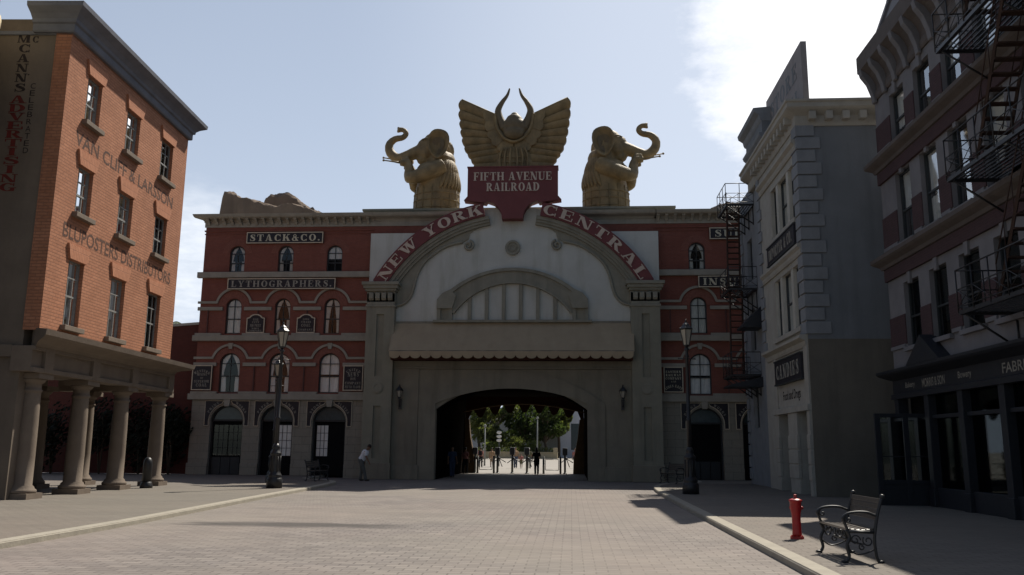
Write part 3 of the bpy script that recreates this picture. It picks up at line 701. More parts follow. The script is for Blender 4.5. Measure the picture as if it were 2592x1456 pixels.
# two great pilasters
def pilaster(s):
    x0, x1 = (-8.0, -6.45) if s < 0 else (6.45, 8.0)
    c = (x0+x1)/2; b = MB(); zt = 9.9+H0; f = -.42
    ops = [(c-.2, c+.2, 1.1, 3.75+H0, 0), (c-.2, c+.2, 5.35+H0, 8.75+H0, 0)]
    wall(b, x0, x1, 0, zt, ops, d=.12, y=f)
    for o in ops: b.add([(o[0], f+.12, o[2]), (o[1], f+.12, o[2]), (o[1], f+.12, o[3]), (o[0], f+.12, o[3])], [(0, 1, 2, 3)])
    b.add([(x0, f, 0), (x0, .9, 0), (x0, .9, zt), (x0, f, zt)], [(0, 1, 2, 3)]); b.add([(x1, f, 0), (x1, .9, 0), (x1, .9, zt), (x1, f, zt)], [(0, 1, 2, 3)])
    o = A('pilaster', b, 'stucco')
    m = MB(); m.ring(c, 4.72+H0, 0.0, .3, 0, 360, f-.05, f+.02, 20); m.ring(c, 4.72+H0, .19, .24, 0, 360, f-.08, f-.04, 20); m.build('roundel', 'trim', o)
    m = MB(); m.box(x0-.06, x1+.06, f-.09, .2, 0, .85); m.build('base', 'stucco_dim', o, bevel=.03)
    # capital: necking, fluted block, stepped abacus
    m = MB(); m.box(x0-.05, x1+.05, f-.06, .3, 9.15+H0, 9.27+H0)
    m.box(x0+.05, x1-.05, f-.03, .3, 9.27+H0, 9.42+H0); m.box(x0-.01, x1+.01, f-.0, .3, 9.42+H0, 10.02+H0)
    for i in range(4):
        xx = x0+.12+i*(x1-x0-.5)/3
        m.prism([(f-.02, 9.5+H0), (f-.12, 9.62+H0), (f-.12, 9.9+H0), (f-.02, 9.98+H0)], xx, xx+.26, 'x')
    m.box(x0-.08, x1+.08, f-.14, .3, 10.02+H0, 10.16+H0); m.box(x0-.18, x1+.18, f-.24, .3, 10.16+H0, 10.34+H0); m.box(x0-.26, x1+.26, f-.32, .3, 10.34+H0, 10.52+H0)
    m.build('capital', 'trim', o, bevel=.015)
pilaster(-1); pilaster(1)
# white field behind the arch, stepped at the shoulders
CZ = 6.36+H0; RO, RI = 8.82, 8.06
pts = [(-8.05, 8.3+H0), (8.05, 8.3+H0), (8.05, 13.45+H0)]
for i in range(25):
    t = rad(34-68*i/24); pts.append((8.55*sin(t), CZ+8.55*cos(t)))
pts.append((-8.05, 13.45+H0))
b = MB(); b.prism(pts, .12, .9); A('white_field', b, 'plaster')
# grey moulding bands under the sign, broken in the middle
TH0 = 90+9.6
for s in (1, -1):
    def ag(a0, a1): return (a0, a1) if s > 0 else (180-a1, 180-a0)
    th = lambda a: a if s > 0 else 180-a
    b = MB()
    for r0, r1, y in ((7.86, 8.06, -.30), (7.72, 7.86, -.22), (7.58, 7.72, -.12)):
        a0, a1 = ag(90+9.6, 153.2); b.ring(0, CZ, r0, r1, a0, a1, y, .15, 26)
    A('arch_moulding', b, 'trim')
    # flat scroll band whose inner edge ends in a curl above and an S curve below
    outer = [(7.6*cos(rad(a)), CZ+7.6*sin(rad(a))) for a in [104+(156-104)*i/18 for i in range(19)]]
    ine = [(-2.42, 13.12), (-2.16, 12.73), (-2.35, 12.93), (-2.8, 12.89), (-3.67, 12.67), (-4.4, 12.22), (-4.97, 11.7), (-5.32, 11.03), (-5.52, 10.21), (-5.7, 9.75), (-6.05, 9.4), (-6.6, 9.26)]
    inner = [(v.x, v.z+H0) for v in smooth_path([(x, 0, z) for x, z in ine[3:]], 5)]
    band = outer[::-1]
    poly = [(-2.2, 13.55+H0), (-2.4, 13.38+H0), (-2.5, 13.03+H0)]+inner+[(-6.95, 9.3+H0)]+outer[::-1]
    if s < 0: pass
    P_ = [(x if s > 0 else -x, z) for x, z in poly]
    b = MB(); b.prism(P_, .03, .14); A('scroll_band', b, 'trim')
    b = MB(); rim = smooth_path([((x if s > 0 else -x), .02, z+H0) for x, z in ine[3:]], 5); b.tube(rim, .085, 8)
    sp = []
    for i in range(26):
        t = i/25; a = rad(75-s*0+ -520*t) ; r = .30*(1-.78*t)
        sp.append(((-2.47+r*cos(a))*(1 if s > 0 else -1), .0, 12.68+H0+r*sin(a)))
    b.tube(sp, .07, 7); A('scroll_rim', b, 'trim')
b = MB(); b.box(-8.03, -2.6, .78, .95, 13.44+H0, 14.06+H0); b.box(2.6, 8.03, .78, .95, 13.44+H0, 14.06+H0); A('brick_frieze', b, 'brick_red')
b = MB()
for xa, xb in ((-8.02, -2.6), (2.6, 8.02)):
    b.profile_x([(.95, 14.05+H0), (.74, 14.05+H0), (.74, 14.32+H0), (.7, 14.34+H0), (.7, 14.4+H0), (.64, 14.46+H0), (.3, 14.52+H0), (.24, 14.58+H0), (.18, 14.72+H0), (.95, 14.78+H0)], xa, xb)
A('rear_cornice', b, 'stone')
# round medallion
b = MB(); b.ring(0, 12.54+H0, .0, .4, 0, 360, .02, .15, 28); b.ring(0, 12.54+H0, .3, .42, 0, 360, -.04, .1, 28); b.ring(0, 12.54+H0, .16, .2, 0, 360, -.02, .06, 20); A('medallion', b, 'trim')
# shallow lunette window over the canopy
def lun(w, zs, zt, r): return arch_pts(-w, w, zs, zt, r, 26)
b = MB()
for wo, zo, wi, zi, y in ((4.15, 11.37, 3.95, 11.2, -.16), (3.95, 11.2, 3.3, 10.62, -.05), (3.3, 10.62, 3.18, 10.5, -.12)):
    ro = zo-9.55 if wo > 3.6 else zo-8.85; ri = zi-9.5 if wi > 3.6 else zi-8.85
    a = arch_pts(-wo, wo, 9.3, zo, zo-9.45, 26)[1:-1]; c = arch_pts(-wi, wi, 9.3, zi, zi-(9.35 if wi > 3.6 else 8.85), 26)[1:-1]
    if wo < 3.6: a = arch_pts(-wo, wo, 8.8, zo, zo-8.85, 26)[1:-1]
    for i in range(len(a)-1):
        q = [a[i], a[i+1], c[i+1], c[i]]
        b.add([(x, y, z+H0) for x, z in q]+[(x, .2, z+H0) for x, z in q], [(0, 1, 2, 3), (0, 1, 5, 4), (3, 2, 6, 7)])
b.box(-4.35, 4.35, -.2, .2, 8.33+H0, 8.46+H0)
A('lunette_frame', b, 'trim')
b = MB()
for s in (-1, 1):
    x0, x1 = (-4.15, -3.3) if s < 0 else (3.3, 4.15); c = (x0+x1)/2
    xi = x1 if s < 0 else x0; xo = x0 if s < 0 else x1
    b.prism([(s*3.3, 9.1+H0), (s*4.15, 9.1+H0), (s*4.15, 9.6+H0), (s*3.85, 9.95+H0), (s*3.42, 10.16+H0), (s*3.1, 9.8+H0)], -.21, .2)
    b.box(x0, x0+.2, -.1, .2, 8.46+H0, 9.1+H0); b.box(x1-.2, x1, -.1, .2, 8.46+H0, 9.1+H0); b.box(x0+.2, x1-.2, .0, .2, 8.46+H0, 9.1+H0)
A('lunette_shoulder', b, 'trim')
b = MB()
for x in (-2.35, -1.41, -.47, .47, 1.41, 2.35):
    zt = 10.5-(x*x)/(2*3.98); b.box(x-.1, x+.1, -.03, .2, 8.46+H0, zt+H0)
A('mullion', b, 'trim')
# roof parapet block, body and tunnel
b = MB(); b.box(-8.85, 9.15, 1.3, 5.0, 13.9+H0, 15.18+H0); b.box(-8.9, 9.2, 1.25, 5.05, 15.1+H0, 15.22+H0); A('parapet_block', b, 'stucco')
b = MB(); b.box(-8, -CW-.02, .91, 14, 0, 14.0+H0); b.box(CW+.02, 8, .91, 14, 0, 14.0+H0); b.box(-CW-.03, CW+.03, .92, 14, CTOP+.05, 13.95+H0)
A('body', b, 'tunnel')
b = MB()
ap = arch_pts(-CW-.01, CW+.01, 0, CTOP+.02, CTOP-CSP, 20)
for p, q in zip(ap[:-1], ap[1:]): b.add([(p[0], .3, p[1]), (q[0], .3, q[1]), (q[0], 3.2, q[1]), (p[0], 3.2, p[1])], [(0, 1, 2, 3)])
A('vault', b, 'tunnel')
# back of the tunnel: drop wall with a shallow arch and pointed scallops
b = MB(); x = -CW; bot = []
n = 8; zsp = 3.35+H0
for i in range(n):
    xa = -CW+2*CW*i/n; xb = -CW+2*CW*(i+1)/n
    hgt = lambda u: zsp+.62*(1-(u/CW)**2)
    xm = (xa+xb)/2
    bot += [(xa, hgt(xa)-.0), (xa+.16, hgt(xa)+.06), (xm-.06, hgt(xm)+.62), (xm+.06, hgt(xm)+.62), (xb-.16, hgt(xb)+.06)]
bot.append((CW, zsp))
for i in range(len(bot)-1):
    p, q = bot[i], bot[i+1]
    b.add([(p[0], 13.2, p[1]), (q[0], 13.2, q[1]), (q[0], 13.2, CTOP+.3), (p[0], 13.2, CTOP+.3)], [(0, 1, 2, 3)])
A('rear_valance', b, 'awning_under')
b = MB(); cv = smooth_path([(-CW, 11.6, 3.95+H0), (-2, 11.6, 4.35+H0), (0, 11.6, 4.5+H0), (2, 11.6, 4.35+H0), (CW, 11.6, 3.95+H0)], 6); b.tube(cv, .05, 6); A('rear_rib', b, 'brown_pier')
b = MB()
for s in (-1, 1):
    b.prism([(s*CW, 0), (s*(CW-.75), 0), (s*(CW-.7), 1.0), (s*(CW-.42), 2.4), (s*(CW-.3), 3.6), (s*CW, 3.7)], 12.6, 13.1)
A('rear_pier', b, 'brown_pier', bevel=.04)

# the canopy over the mouth
aw = thing('canopy', 'wide tan canvas awning with a scalloped edge above the tunnel', 'awning', (AX, AY, RZ))
zA, zB, xA, xB, pB = 8.28+H0, 6.62+H0, 6.62, 6.5, -1.15
b = MB()
nx = 44; ny = 10; v = []
for j in range(ny+1):
    t = j/ny
    for i in range(nx+1):
        x = -xA+2*xA*i/nx
        sag = .035*sin(PI*t)+.006*sin(i*1.9+j*.4)
        v.append((x*(1-.012*t), .0+pB*t, zA+(zB-zA)*t-sag))
b.add(v, [(j*(nx+1)+i, j*(nx+1)+i+1, (j+1)*(nx+1)+i+1, (j+1)*(nx+1)+i) for j in range(ny) for i in range(nx)], True)
for s in (-1, 1): b.add([(s*xA, 0, zA), (s*xB, pB, zB), (s*xB, 0, zB)], [(0, 1, 2)])
b.build('canvas', 'awning', aw, recalc=False)
b = MB(); ns = 23; hw = 2*xB/ns
for i in range(ns):
    xc = -xB+hw*(i+.5); p = [(xc-hw/2, zB+.01), (xc+hw/2, zB+.01), (xc+hw/2, zB-.19)]
    for k in range(9):
        a = PI*k/8; p.append((xc+hw*.5*cos(a)*.97, zB-.2-.18*sin(a)))
    p.append((xc-hw/2, zB-.19)); b.prism(p, pB-.008, pB+.008)
b.build('scalloped_edge', 'awning', aw)
b = MB(); b.tube([(-xB, pB+.05, zB+.02), (xB, pB+.05, zB+.02)], .035, 8)
for i in range(5):
    x = -xB+.1+(2*xB-.2)*i/4; b.tube([(x, pB+.05, zB), (x, .0, zB+.05)], .025, 6)
b.build('bar', 'iron', aw)
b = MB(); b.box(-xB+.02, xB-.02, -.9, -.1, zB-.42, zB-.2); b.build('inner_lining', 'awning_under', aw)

# maroon arched sign over the front
sg = thing('arched_sign', 'maroon arched sign with cream capitals and a raised middle block crowning the front', 'sign', (AX, AY, RZ))
b = MB(); n = 44
for s in (1, -1):
    a0, a1 = (90+11.0, 151.0) if s > 0 else (29.0, 90-11.0)
    b.ring(0, CZ, RI, RO, a0, a1, -.42, .12, 26)
b.build('arch_board', 'sign_red', sg)
zt = 17.04+H0
half = [(2.53, zt), (2.53, 15.32+H0), (2.75, 15.17+H0), (1.62, CZ+8.66), (1.42, CZ+RI*cos(rad(10.2)))]
# block with pendant tab, one outline
def quarter(x0, z0, x1, z1, n=7):
    return [(x0+(x1-x0)*sin(PI/2*i/n), z0+(z1-z0)*(1-cos(PI/2*i/n))) for i in range(n+1)]
r = [(2.53, zt), (2.53, 15.38+H0)]+[(2.62, 15.22+H0), (2.95, CZ+RO*cos(math.asin(2.95/RO))-.02), (1.63, CZ+RO*.9), (1.55, 15.1+H0)]
r = [(2.53, zt), (2.53, 15.38+H0), (2.72, 15.16+H0), (1.5, 15.0+H0)]+[(1.42, 15.12+H0), (1.05, 14.98+H0), (.78, 14.72+H0), (.62, 14.4+H0), (.58, 14.08+H0)]
p = r+[(-x, z) for x, z in r[::-1]]
b = MB(); b.prism(p, -.5, .2); b.build('centre_block', 'sign_red', sg)
b = MB(); b.box(-2.56, 2.56, -.54, .24, zt, zt+.07); b.build('cap', 'sign_red', sg)
b = MB(); slab(b, 'FIFTH AVENUE', 0, 16.28+H0, .48, width=4.38, y=-.5, dp=.04); b.build('lettering', 'letter_cream', sg); b = MB(); slab(b, 'RAILROAD', .02, 15.66+H0, .48, width=2.98, y=-.5, dp=.04)
b.build('lettering', 'letter_cream', sg)
b = MB(); slab_arc(b, 'NEW YORK', 0, CZ, RI+.1, -59, -11.6, .56, -.42, gap=.13); b.build('lettering', 'letter_cream', sg); b = MB(); slab_arc(b, 'CENTRAL', 0, CZ, RI+.1, 11.6, 59, .56, -.42, gap=.2)
b.build('lettering', 'letter_cream', sg)

# ---------------------------------------------------------------- brick blocks left and right of the arch
def brick_block(name, label, ox, width, cxs, dxs, plan, left_end):
    """local frame: x along the front, y into the wall, z up; origin at the pavement"""
    r = thing(name, label, 'building', (ox, 46.8, 0))
    P = lambda n, mb, mat, **k: bld(mb, n, mat, r, **k)
    W = width
    up = []
    for c in cxs:
        up += [(c-.45, c+.45, 11.42, 12.95, .45), (c-.45, c+.45, 7.83, 9.85, .45), (c-.585, c+.585, 4.5, 6.72, .585)]
    b = MB(); wall(b, 0, W, 4.1, 14.1, up, d=.3)
    for x in ((0,) if left_end else (W,)): b.add([(x, 0, 4.1), (x, 6, 4.1), (x, 6, 14.1), (x, 0, 14.1)], [(0, 1, 2, 3)])
    P('brick_wall', b, 'brick_red')
    b = MB(); wall(b, -.02 if left_end else 0, W+(0 if left_end else .02), -.14, 4.12, [(d-.93, d+.93, -.14, 3.8, .75) for d in dxs], d=.45, y=-.05)
    if left_end: b.add([(-.02, -.05, 0), (-.02, 6, 0), (-.02, 6, 4.12), (-.02, -.05, 4.12)], [(0, 1, 2, 3)])
    P('ground_floor_wall', b, 'stone_block')
    b = MB(); e = [0]+[v for d in dxs for v in (d-.93, d+.93)]+[W]
    for i in range(0, len(e)-1, 2):
        if e[i+1]-e[i] > .05: b.box(e[i]-(.08 if i == 0 and left_end else 0), e[i+1], -.13, 0, -.13, .62)
    P('plinth', b, 'stone_block', bevel=.02)
    b = MB(); b.box(0, W, .5, 8, -.14, 14.0); P('core', b, 'room')
    b = MB(); b.box(0, W, .4, 8.0, 13.9, 14.45); P('roof', b, 'stone')
    x0 = -.25 if left_end else 0; x1 = W if left_end else W+.2
    def belt(z0, z1, p):
        m = MB(); m.box(x0, x1-(.06 if left_end else 0), -p, .05, z0, z1); P('belt_course', m, 'stone', bevel=.02)
        m = MB()
        for i in range(len(cxs)+1):
            a = (cxs[i-1]+.62) if i else x0+.1; c = (cxs[i]-.62) if i < len(cxs) else x1-.1
            if c-a > .15: m.box(a, c, -p+.07, .05, z1, z1+.13)
        return m
    P('belt_blocks', belt(4.1, 4.43, .22), 'stone', bevel=.015)
    P('belt_blocks', belt(7.4, 7.72, .22), 'stone', bevel=.015)
    belt(11.05, 11.38, .2)
    # cornice with brackets
    e0 = 1 if left_end else 0
    b = MB(); b.profile_x([(.1, 14.05), (-.06, 14.05), (-.06, 14.32), (-.1, 14.34), (-.1, 14.40), (-.16, 14.46), (-.5, 14.52), (-.56, 14.58), (-.62, 14.72), (.1, 14.78)], 0, W, e0, 0 if left_end else 1)
    P('cornice', b, 'stone')
    b = MB(); k = int(W/.47)
    for i in range(k):
        x = .12+i*.47; b.prism([(-.06, 14.16), (-.12, 14.18), (-.2, 14.3), (-.42, 14.44), (-.42, 14.52), (-.06, 14.52)], x, x+.16, 'x')
    P('cornice_brackets', b, 'stone')
    b = MB(); b.box(-.06 if left_end else 0, W, -.06, .05, 13.80, 13.88); b.box(-.04 if left_end else 0, W, -.04, .05, 13.62, 13.68); P('brick_string', b, 'brick_red')
    # arched hoods, strings and impost strips
    for (zsp, ro, zs, kst, wr) in ((9.40, 1.08, 9.56, False, .45), (6.13, 1.12, 6.38, True, .585)):
        for c in cxs:
            b = MB(); a = math.degrees(math.asin((zs+.06-zsp)/ro))
            b.ring(c, zsp, ro-.13, ro, a, 180-a, -.09, .03, 22)
            o = P('hood_mould', b, 'stone')
            if kst:
                m = MB(); m.prism([(c-.1, zsp+ro-.3), (c+.1, zsp+ro-.3), (c+.14, zsp+ro+.04), (c-.14, zsp+ro+.04)], -.13, .03); m.build('keystone', 'stone', o, bevel=.01)
            m = MB(); voussoirs(m, c, zsp, wr+.02, ro-.2, 2, 178, 25, -.022, .02); m.build('brick_arch', 'brick_voussoir', r)
        dx = math.sqrt(ro*ro-(zs+.06-zsp)**2)-.1
        b = MB(); c = MB(); pts = [x0+.12]+[v for q in cxs for v in (q-dx, q+dx)]+[x1-.08]
        for i in range(0, len(pts)-1, 2):
            if pts[i+1]-pts[i] > .05: b.box(pts[i], pts[i+1], -.085, .03, zs, zs+.13)
        p2 = [x0+.14]+[v for q in cxs for v in (q-wr-.18, q+wr+.18)]+[x1-.1]
        for i in range(0, len(p2)-1, 2):
            if p2[i+1]-p2[i] > .05: c.box(p2[i], p2[i+1], -.10, .03, zs-.40, zs-.20)
        P('string_course', b, 'stone'); P('impost_band', c, 'stone', bevel=.01)
    for c in cxs:
        m = MB(); voussoirs(m, c, 12.5, .49, .86, 0, 180, 27, -.018, .02, gap=.3); m.build('brick_arch', 'brick_voussoir', r)
    # thin rainwater pipes on the piers
    m = MB()
    mids = [x0+.75 if left_end else .75]+[(cxs[i]+cxs[i+1])/2 for i in range(len(cxs)-1)]
    for x in mids:
        for z0, z1 in ((4.45, 5.98), (7.75, 9.2)): m.box(x-.03, x+.03, -.07, .01, z0, z1)
    P('pier_rib', m, 'lead')
    for c, cur in zip(cxs, plan):
        window(r, c, 11.42, .9, 1.53, .45, .12, (1, (.34,)), curtain=cur[0])
        window(r, c, 7.83, .9, 2.02, .45, .12, (1, (.42,)), curtain=cur[1])
        window(r, c, 4.5, 1.17, 2.22, .585, .12, (1, (.42,)), curtain=cur[2])
    # doors and their dark spandrel boards
    for i, d in enumerate(dxs):
        m = MB(); arch_band(m, d-.93, d+.93, 0, 3.8, .75, .09, .16, .3, sill=False)
        m.box(d-.85, d+.85, .17, .29, 2.92, 3.02)
        for k in range(3): m.box(d-.85+.54*k+.03, d-.85+.54*(k+1)-.0, .2, .27, 0.02, .95) if i == 0 else None
        o = P('door', m, 'door')
        t = MB(); t.add([(x, .24, z) for x, z in [(d-.88, 3.0)]+arch_pts(d-.88, d+.88, 3.0, 3.77, .72)[1:-1]+[(d+.88, 3.0)]], [tuple(range(17))]); t.build('transom_light', 'transom', o, recalc=False)
        t = MB(); t.box(d-.84, d+.84, .31, .33, 0, 2.95); t.build('recess', 'room', o)
        if plan[0][3] and i < 3:
            q = MB(); spots = {0: [(-.8, .0), (.06, .82)], 1: [(.02, .78)], 2: [(-.74, -.12)]}[i] if left_end else []
            for a, c2 in spots:
                for zz in (1.05,):
                    q.box(d+a, d+c2, .285, .30, zz, 2.72)
            if spots: q.build('door_glass', 'curtain' if i else 'glass_shop', o)
            g = MB()
            for a, c2 in spots:
                for u in range(1, 3): xx = d+a+(c2-a)*u/3; g.box(xx-.012, xx+.012, .265, .285, 1.05, 2.72)
                for u in range(1, 4): zz = 1.05+1.67*u/4; g.box(d+a, d+c2, .27, .2849, zz-.012, zz+.012)
            if spots: g.build('glazing_bar', 'door', o)
        # spandrel boards
        R = .93+.1
        for s in (-1, 1):
            xo = d+s*1.26; zt, zb = 4.04, 2.66; ar = arch_pts(d-1.02, d+1.02, 2.66, 3.92, 1.0, 20)
            ins = [q for q in ar if (q[0]-d)*s >= .2]
            ins = ins if s > 0 else ins[::-1]
            poly = [(d+s*.2, zt), (xo, zt), (xo, zb)]+ins[::-1]
            m = MB(); m.prism(poly, -.09, -.04); sp = m.build('spandrel_board', 'navy', r)
            m = MB(); path = poly+[poly[0]]
            for a, c2 in zip(path[:-1], path[1:]):
                l = math.hypot(c2[0]-a[0], c2[1]-a[1])
                if l < 1e-4: continue
                m.tube([(a[0], -.095, a[1]), (c2[0], -.095, c2[1])], .022, 4, False)
            m.build('edging', 'sign_frame', sp)
            m = MB(); txts = (('PRINT', 'WORKS'), ('PAPER', 'INKS'), ('STONE', 'PLATES'))[i % 3]
            a0, a1 = (-63, -24) if s < 0 else (24, 63)
            slab_arc(m, txts[0 if s < 0 else 1], d, 2.84, 1.13, a0, a1, .13, -.09, dp=.006, gap=.35); m.build('lettering', 'sign_text_dim', sp)
        m = MB(); m.prism([(d-.13, 3.72), (d+.13, 3.72), (d+.2, 4.1), (d-.2, 4.1)], -.2, .02); m.build('keystone', 'stone', r, bevel=.02)
    return r
wl = brick_block('brick_block', 'long red brick block of arched windows left of the arch, over stone doorways', -21.18, 10.0, [1.98, 4.84, 7.70], [2.03, 4.87, 7.84],
    [('tied', 'full', 'tied', 1), ('tied', 'tied', 'tied', 1), ('blind', 'long', 'half', 1)], True)
wr = brick_block('brick_block', 'red brick block right of the arch, half hidden behind the black fire escape', 4.72, 8.6, [2.3, 5.25], [2.45, 5.35],
    [('tied', 'full', 'half', 0), ('blind', 'half', 'tied', 0)], False)

# ---------------------------------------------------------------- signs on the brick blocks
def board_sign(label, x0, x1, z0, z1, lines, y=46.66, arched=False, dim=False, fw=.05):
    """dark board with pale frame; lines = [(text, centre, foot, height, width)] in board units 0..1"""
    cx = (x0+x1)/2; w = x1-x0; h = z1-z0
    t = thing('wall_sign', label, 'sign', (cx, y, z0))
    out = [(-w/2, 0), (w/2, 0), (w/2, h)] if not arched else [(-w/2, 0), (w/2, 0), (w/2, h*.80), (w*.36, h*.84), (w*.27, h*.94), (w*.12, h), (-w*.12, h), (-w*.27, h*.94), (-w*.36, h*.84)]
    out += [(-w/2, h)] if not arched else [(-w/2, h*.80)]
    b = MB(); b.prism(out, 0, .07); b.build('panel', 'navy', t)
    b = MB(); n = len(out)
    cen = (0, h/2)
    for i in range(n):
        a, c = out[i], out[(i+1) % n]
        ins = lambda p: (p[0]-math.copysign(min(fw, abs(p[0])), p[0]), p[1]-math.copysign(min(fw, abs(p[1]-cen[1])), p[1]-cen[1]))
        q = [a, c, ins(c), ins(a)]; b.add([(x, -.025, z) for x, z in q]+[(x, .075, z) for x, z in q], [(0, 1, 2, 3), (0, 1, 5, 4), (3, 2, 6, 7)])
    b.build('frame', 'sign_frame', t)
    b = MB()
    for ln in lines:
        txt, c, zf, hh, ww = ln[:5]
        if len(ln) > 5: slab_arc(b, txt, 0, zf*h-ln[5], ln[5], -ww, ww, hh*h, 0, dp=.008, gap=.3)
        else: slab(b, txt, c*w, zf*h, hh*h, width=ww*w, y=0, dp=.008, gap=.22)
    b.build('lettering', 'sign_text_dim' if dim else 'sign_text', t)
    return t
board_sign('long dark board with pale serif capitals below the cornice of the left brick block', -18.67, -14.17, 13.06, 13.72, [('STACK&CO.', 0, .2, .6, .92)])
board_sign('longest dark board of faded serif capitals under the upper belt course, left', -19.58, -13.3, 10.36, 10.98, [('LYTHOGRAPHERS.', 0, .2, .6, .93)], y=46.58, dim=True)
small = [('FINE', 0, .66, .11, .3), ('CITY', 0, .52, .1, .4), ('JOB PRINT', 0, .33, .14, .6), ('WORKS', 0, .2, .08, .4), ('COMPANY', 0, .08, .09, .7)]
board_sign('small arch topped sign between the first and second windows of the middle floor', -18.36, -17.31, 7.86, 8.93, small, y=46.70, arched=True, dim=True)
board_sign('small arch topped sign hanging between the second and third windows of the middle floor', -15.45, -14.40, 7.86, 8.93, [('LONG', 0, .68, .1, .34), ('STRAND', 0, .53, .1, .55), ('COAL', 0, .33, .15, .5), ('COMPANY', 0, .12, .1, .78)], y=46.70, arched=True, dim=True)
board_sign('tall dark framed sign at the outer left corner of the left brick block', -21.27, -20.12, 4.62, 6.02, [('WESTERN', 0, .72, .1, 40, .62), ('MINING', 0, .58, .1, .5), ('OF', 0, .45, .07, .14), ('SUPERIOR', 0, .30, .1, .75), ('COAL', 0, .14, .13, .55)], y=46.62, dim=True)
board_sign('tall dark framed sign of crowded lettering beside the left pilaster of the arch', -12.62, -11.5, 4.62, 6.02, [('UNITED', 0, .78, .1, 42, .5), ('NEWS', 0, .56, .17, .55), ('BOX', 0, .42, .1, .26), ('COMPANY', 0, .25, .1, .8), ('FIFTH FLOOR', 0, .1, .1, .78)], y=46.62, dim=True)
board_sign('dark board with large pale capitals running behind the fire escape top', 7.74, 12.4, 13.1, 13.76, [('SULLIVAN', 0, .2, .6, .88)])
board_sign('dark board with pale capitals half covered by the fire escape on the right block', 7.03, 12.3, 10.36, 11.0, [('INSURANCE.', 0, .2, .6, .9)], y=46.58)
board_sign('tall dark framed railway sign on the right block beside the lamp post', 5.02, 6.06, 4.6, 5.98, [('EASTERN', 0, .76, .09, .78), ('RAILWAY', 0, .63, .09, .78), ('COMPANY', 0, .50, .09, .82), ('& CO', 0, .39, .06, .24), ('LINES EAST', 0, .2, .1, 42, .6)], y=46.62)

# ---------------------------------------------------------------- wall lanterns on the arch
def wall_lantern(label, loc):
    t = thing('wall_lantern', label, 'lantern', loc, 0, 'wall lanterns either side of the tunnel mouth')
    b = MB(); b.box(-.08, .08, .12, .2, -.62, -.05); b.tube(smooth_path([(0, .14, -.5), (0, -.02, -.42), (0, -.1, -.2), (0, -.1, 0)], 5), .028, 7); b.tube([(0, .12, -.15), (0, -.1, -.22)], .02, 6)
    b.build('bracket', 'iron', t)
    b = MB(); b.lathe([(.07, 0), (.08, .03), (.16, .36)], (0, -.1, 0), 6, False); b.build('lamp_glass', 'lamp_glass', t)
    b = MB(); b.lathe([(.0, .34), (.21, .35), (.21, .39), (.13, .5), (.1, .53), (.05, .6), (.03, .62), (.045, .66), (.0, .72)], (0, -.1, 0), 6, False)
    for k in range(6):
        a = 2*PI*k/6; b.tube([(.082*cos(a), -.1+.082*sin(a), 0), (.168*cos(a), -.1+.168*sin(a), .36)], .011, 4, False)
    b.lathe([(.0, -.06), (.06, -.04), (.095, 0), (.09, .03)], (0, -.1, 0), 6, False); b.build('cap', 'iron', t)
    return t
w1 = wall_lantern('black wall lantern on the stucco left of the tunnel mouth', (-9.22, 45.68, 4.2))
dup(w1, 'black wall lantern on the stucco right of the tunnel mouth', (2.75, 45.68, 4.22))

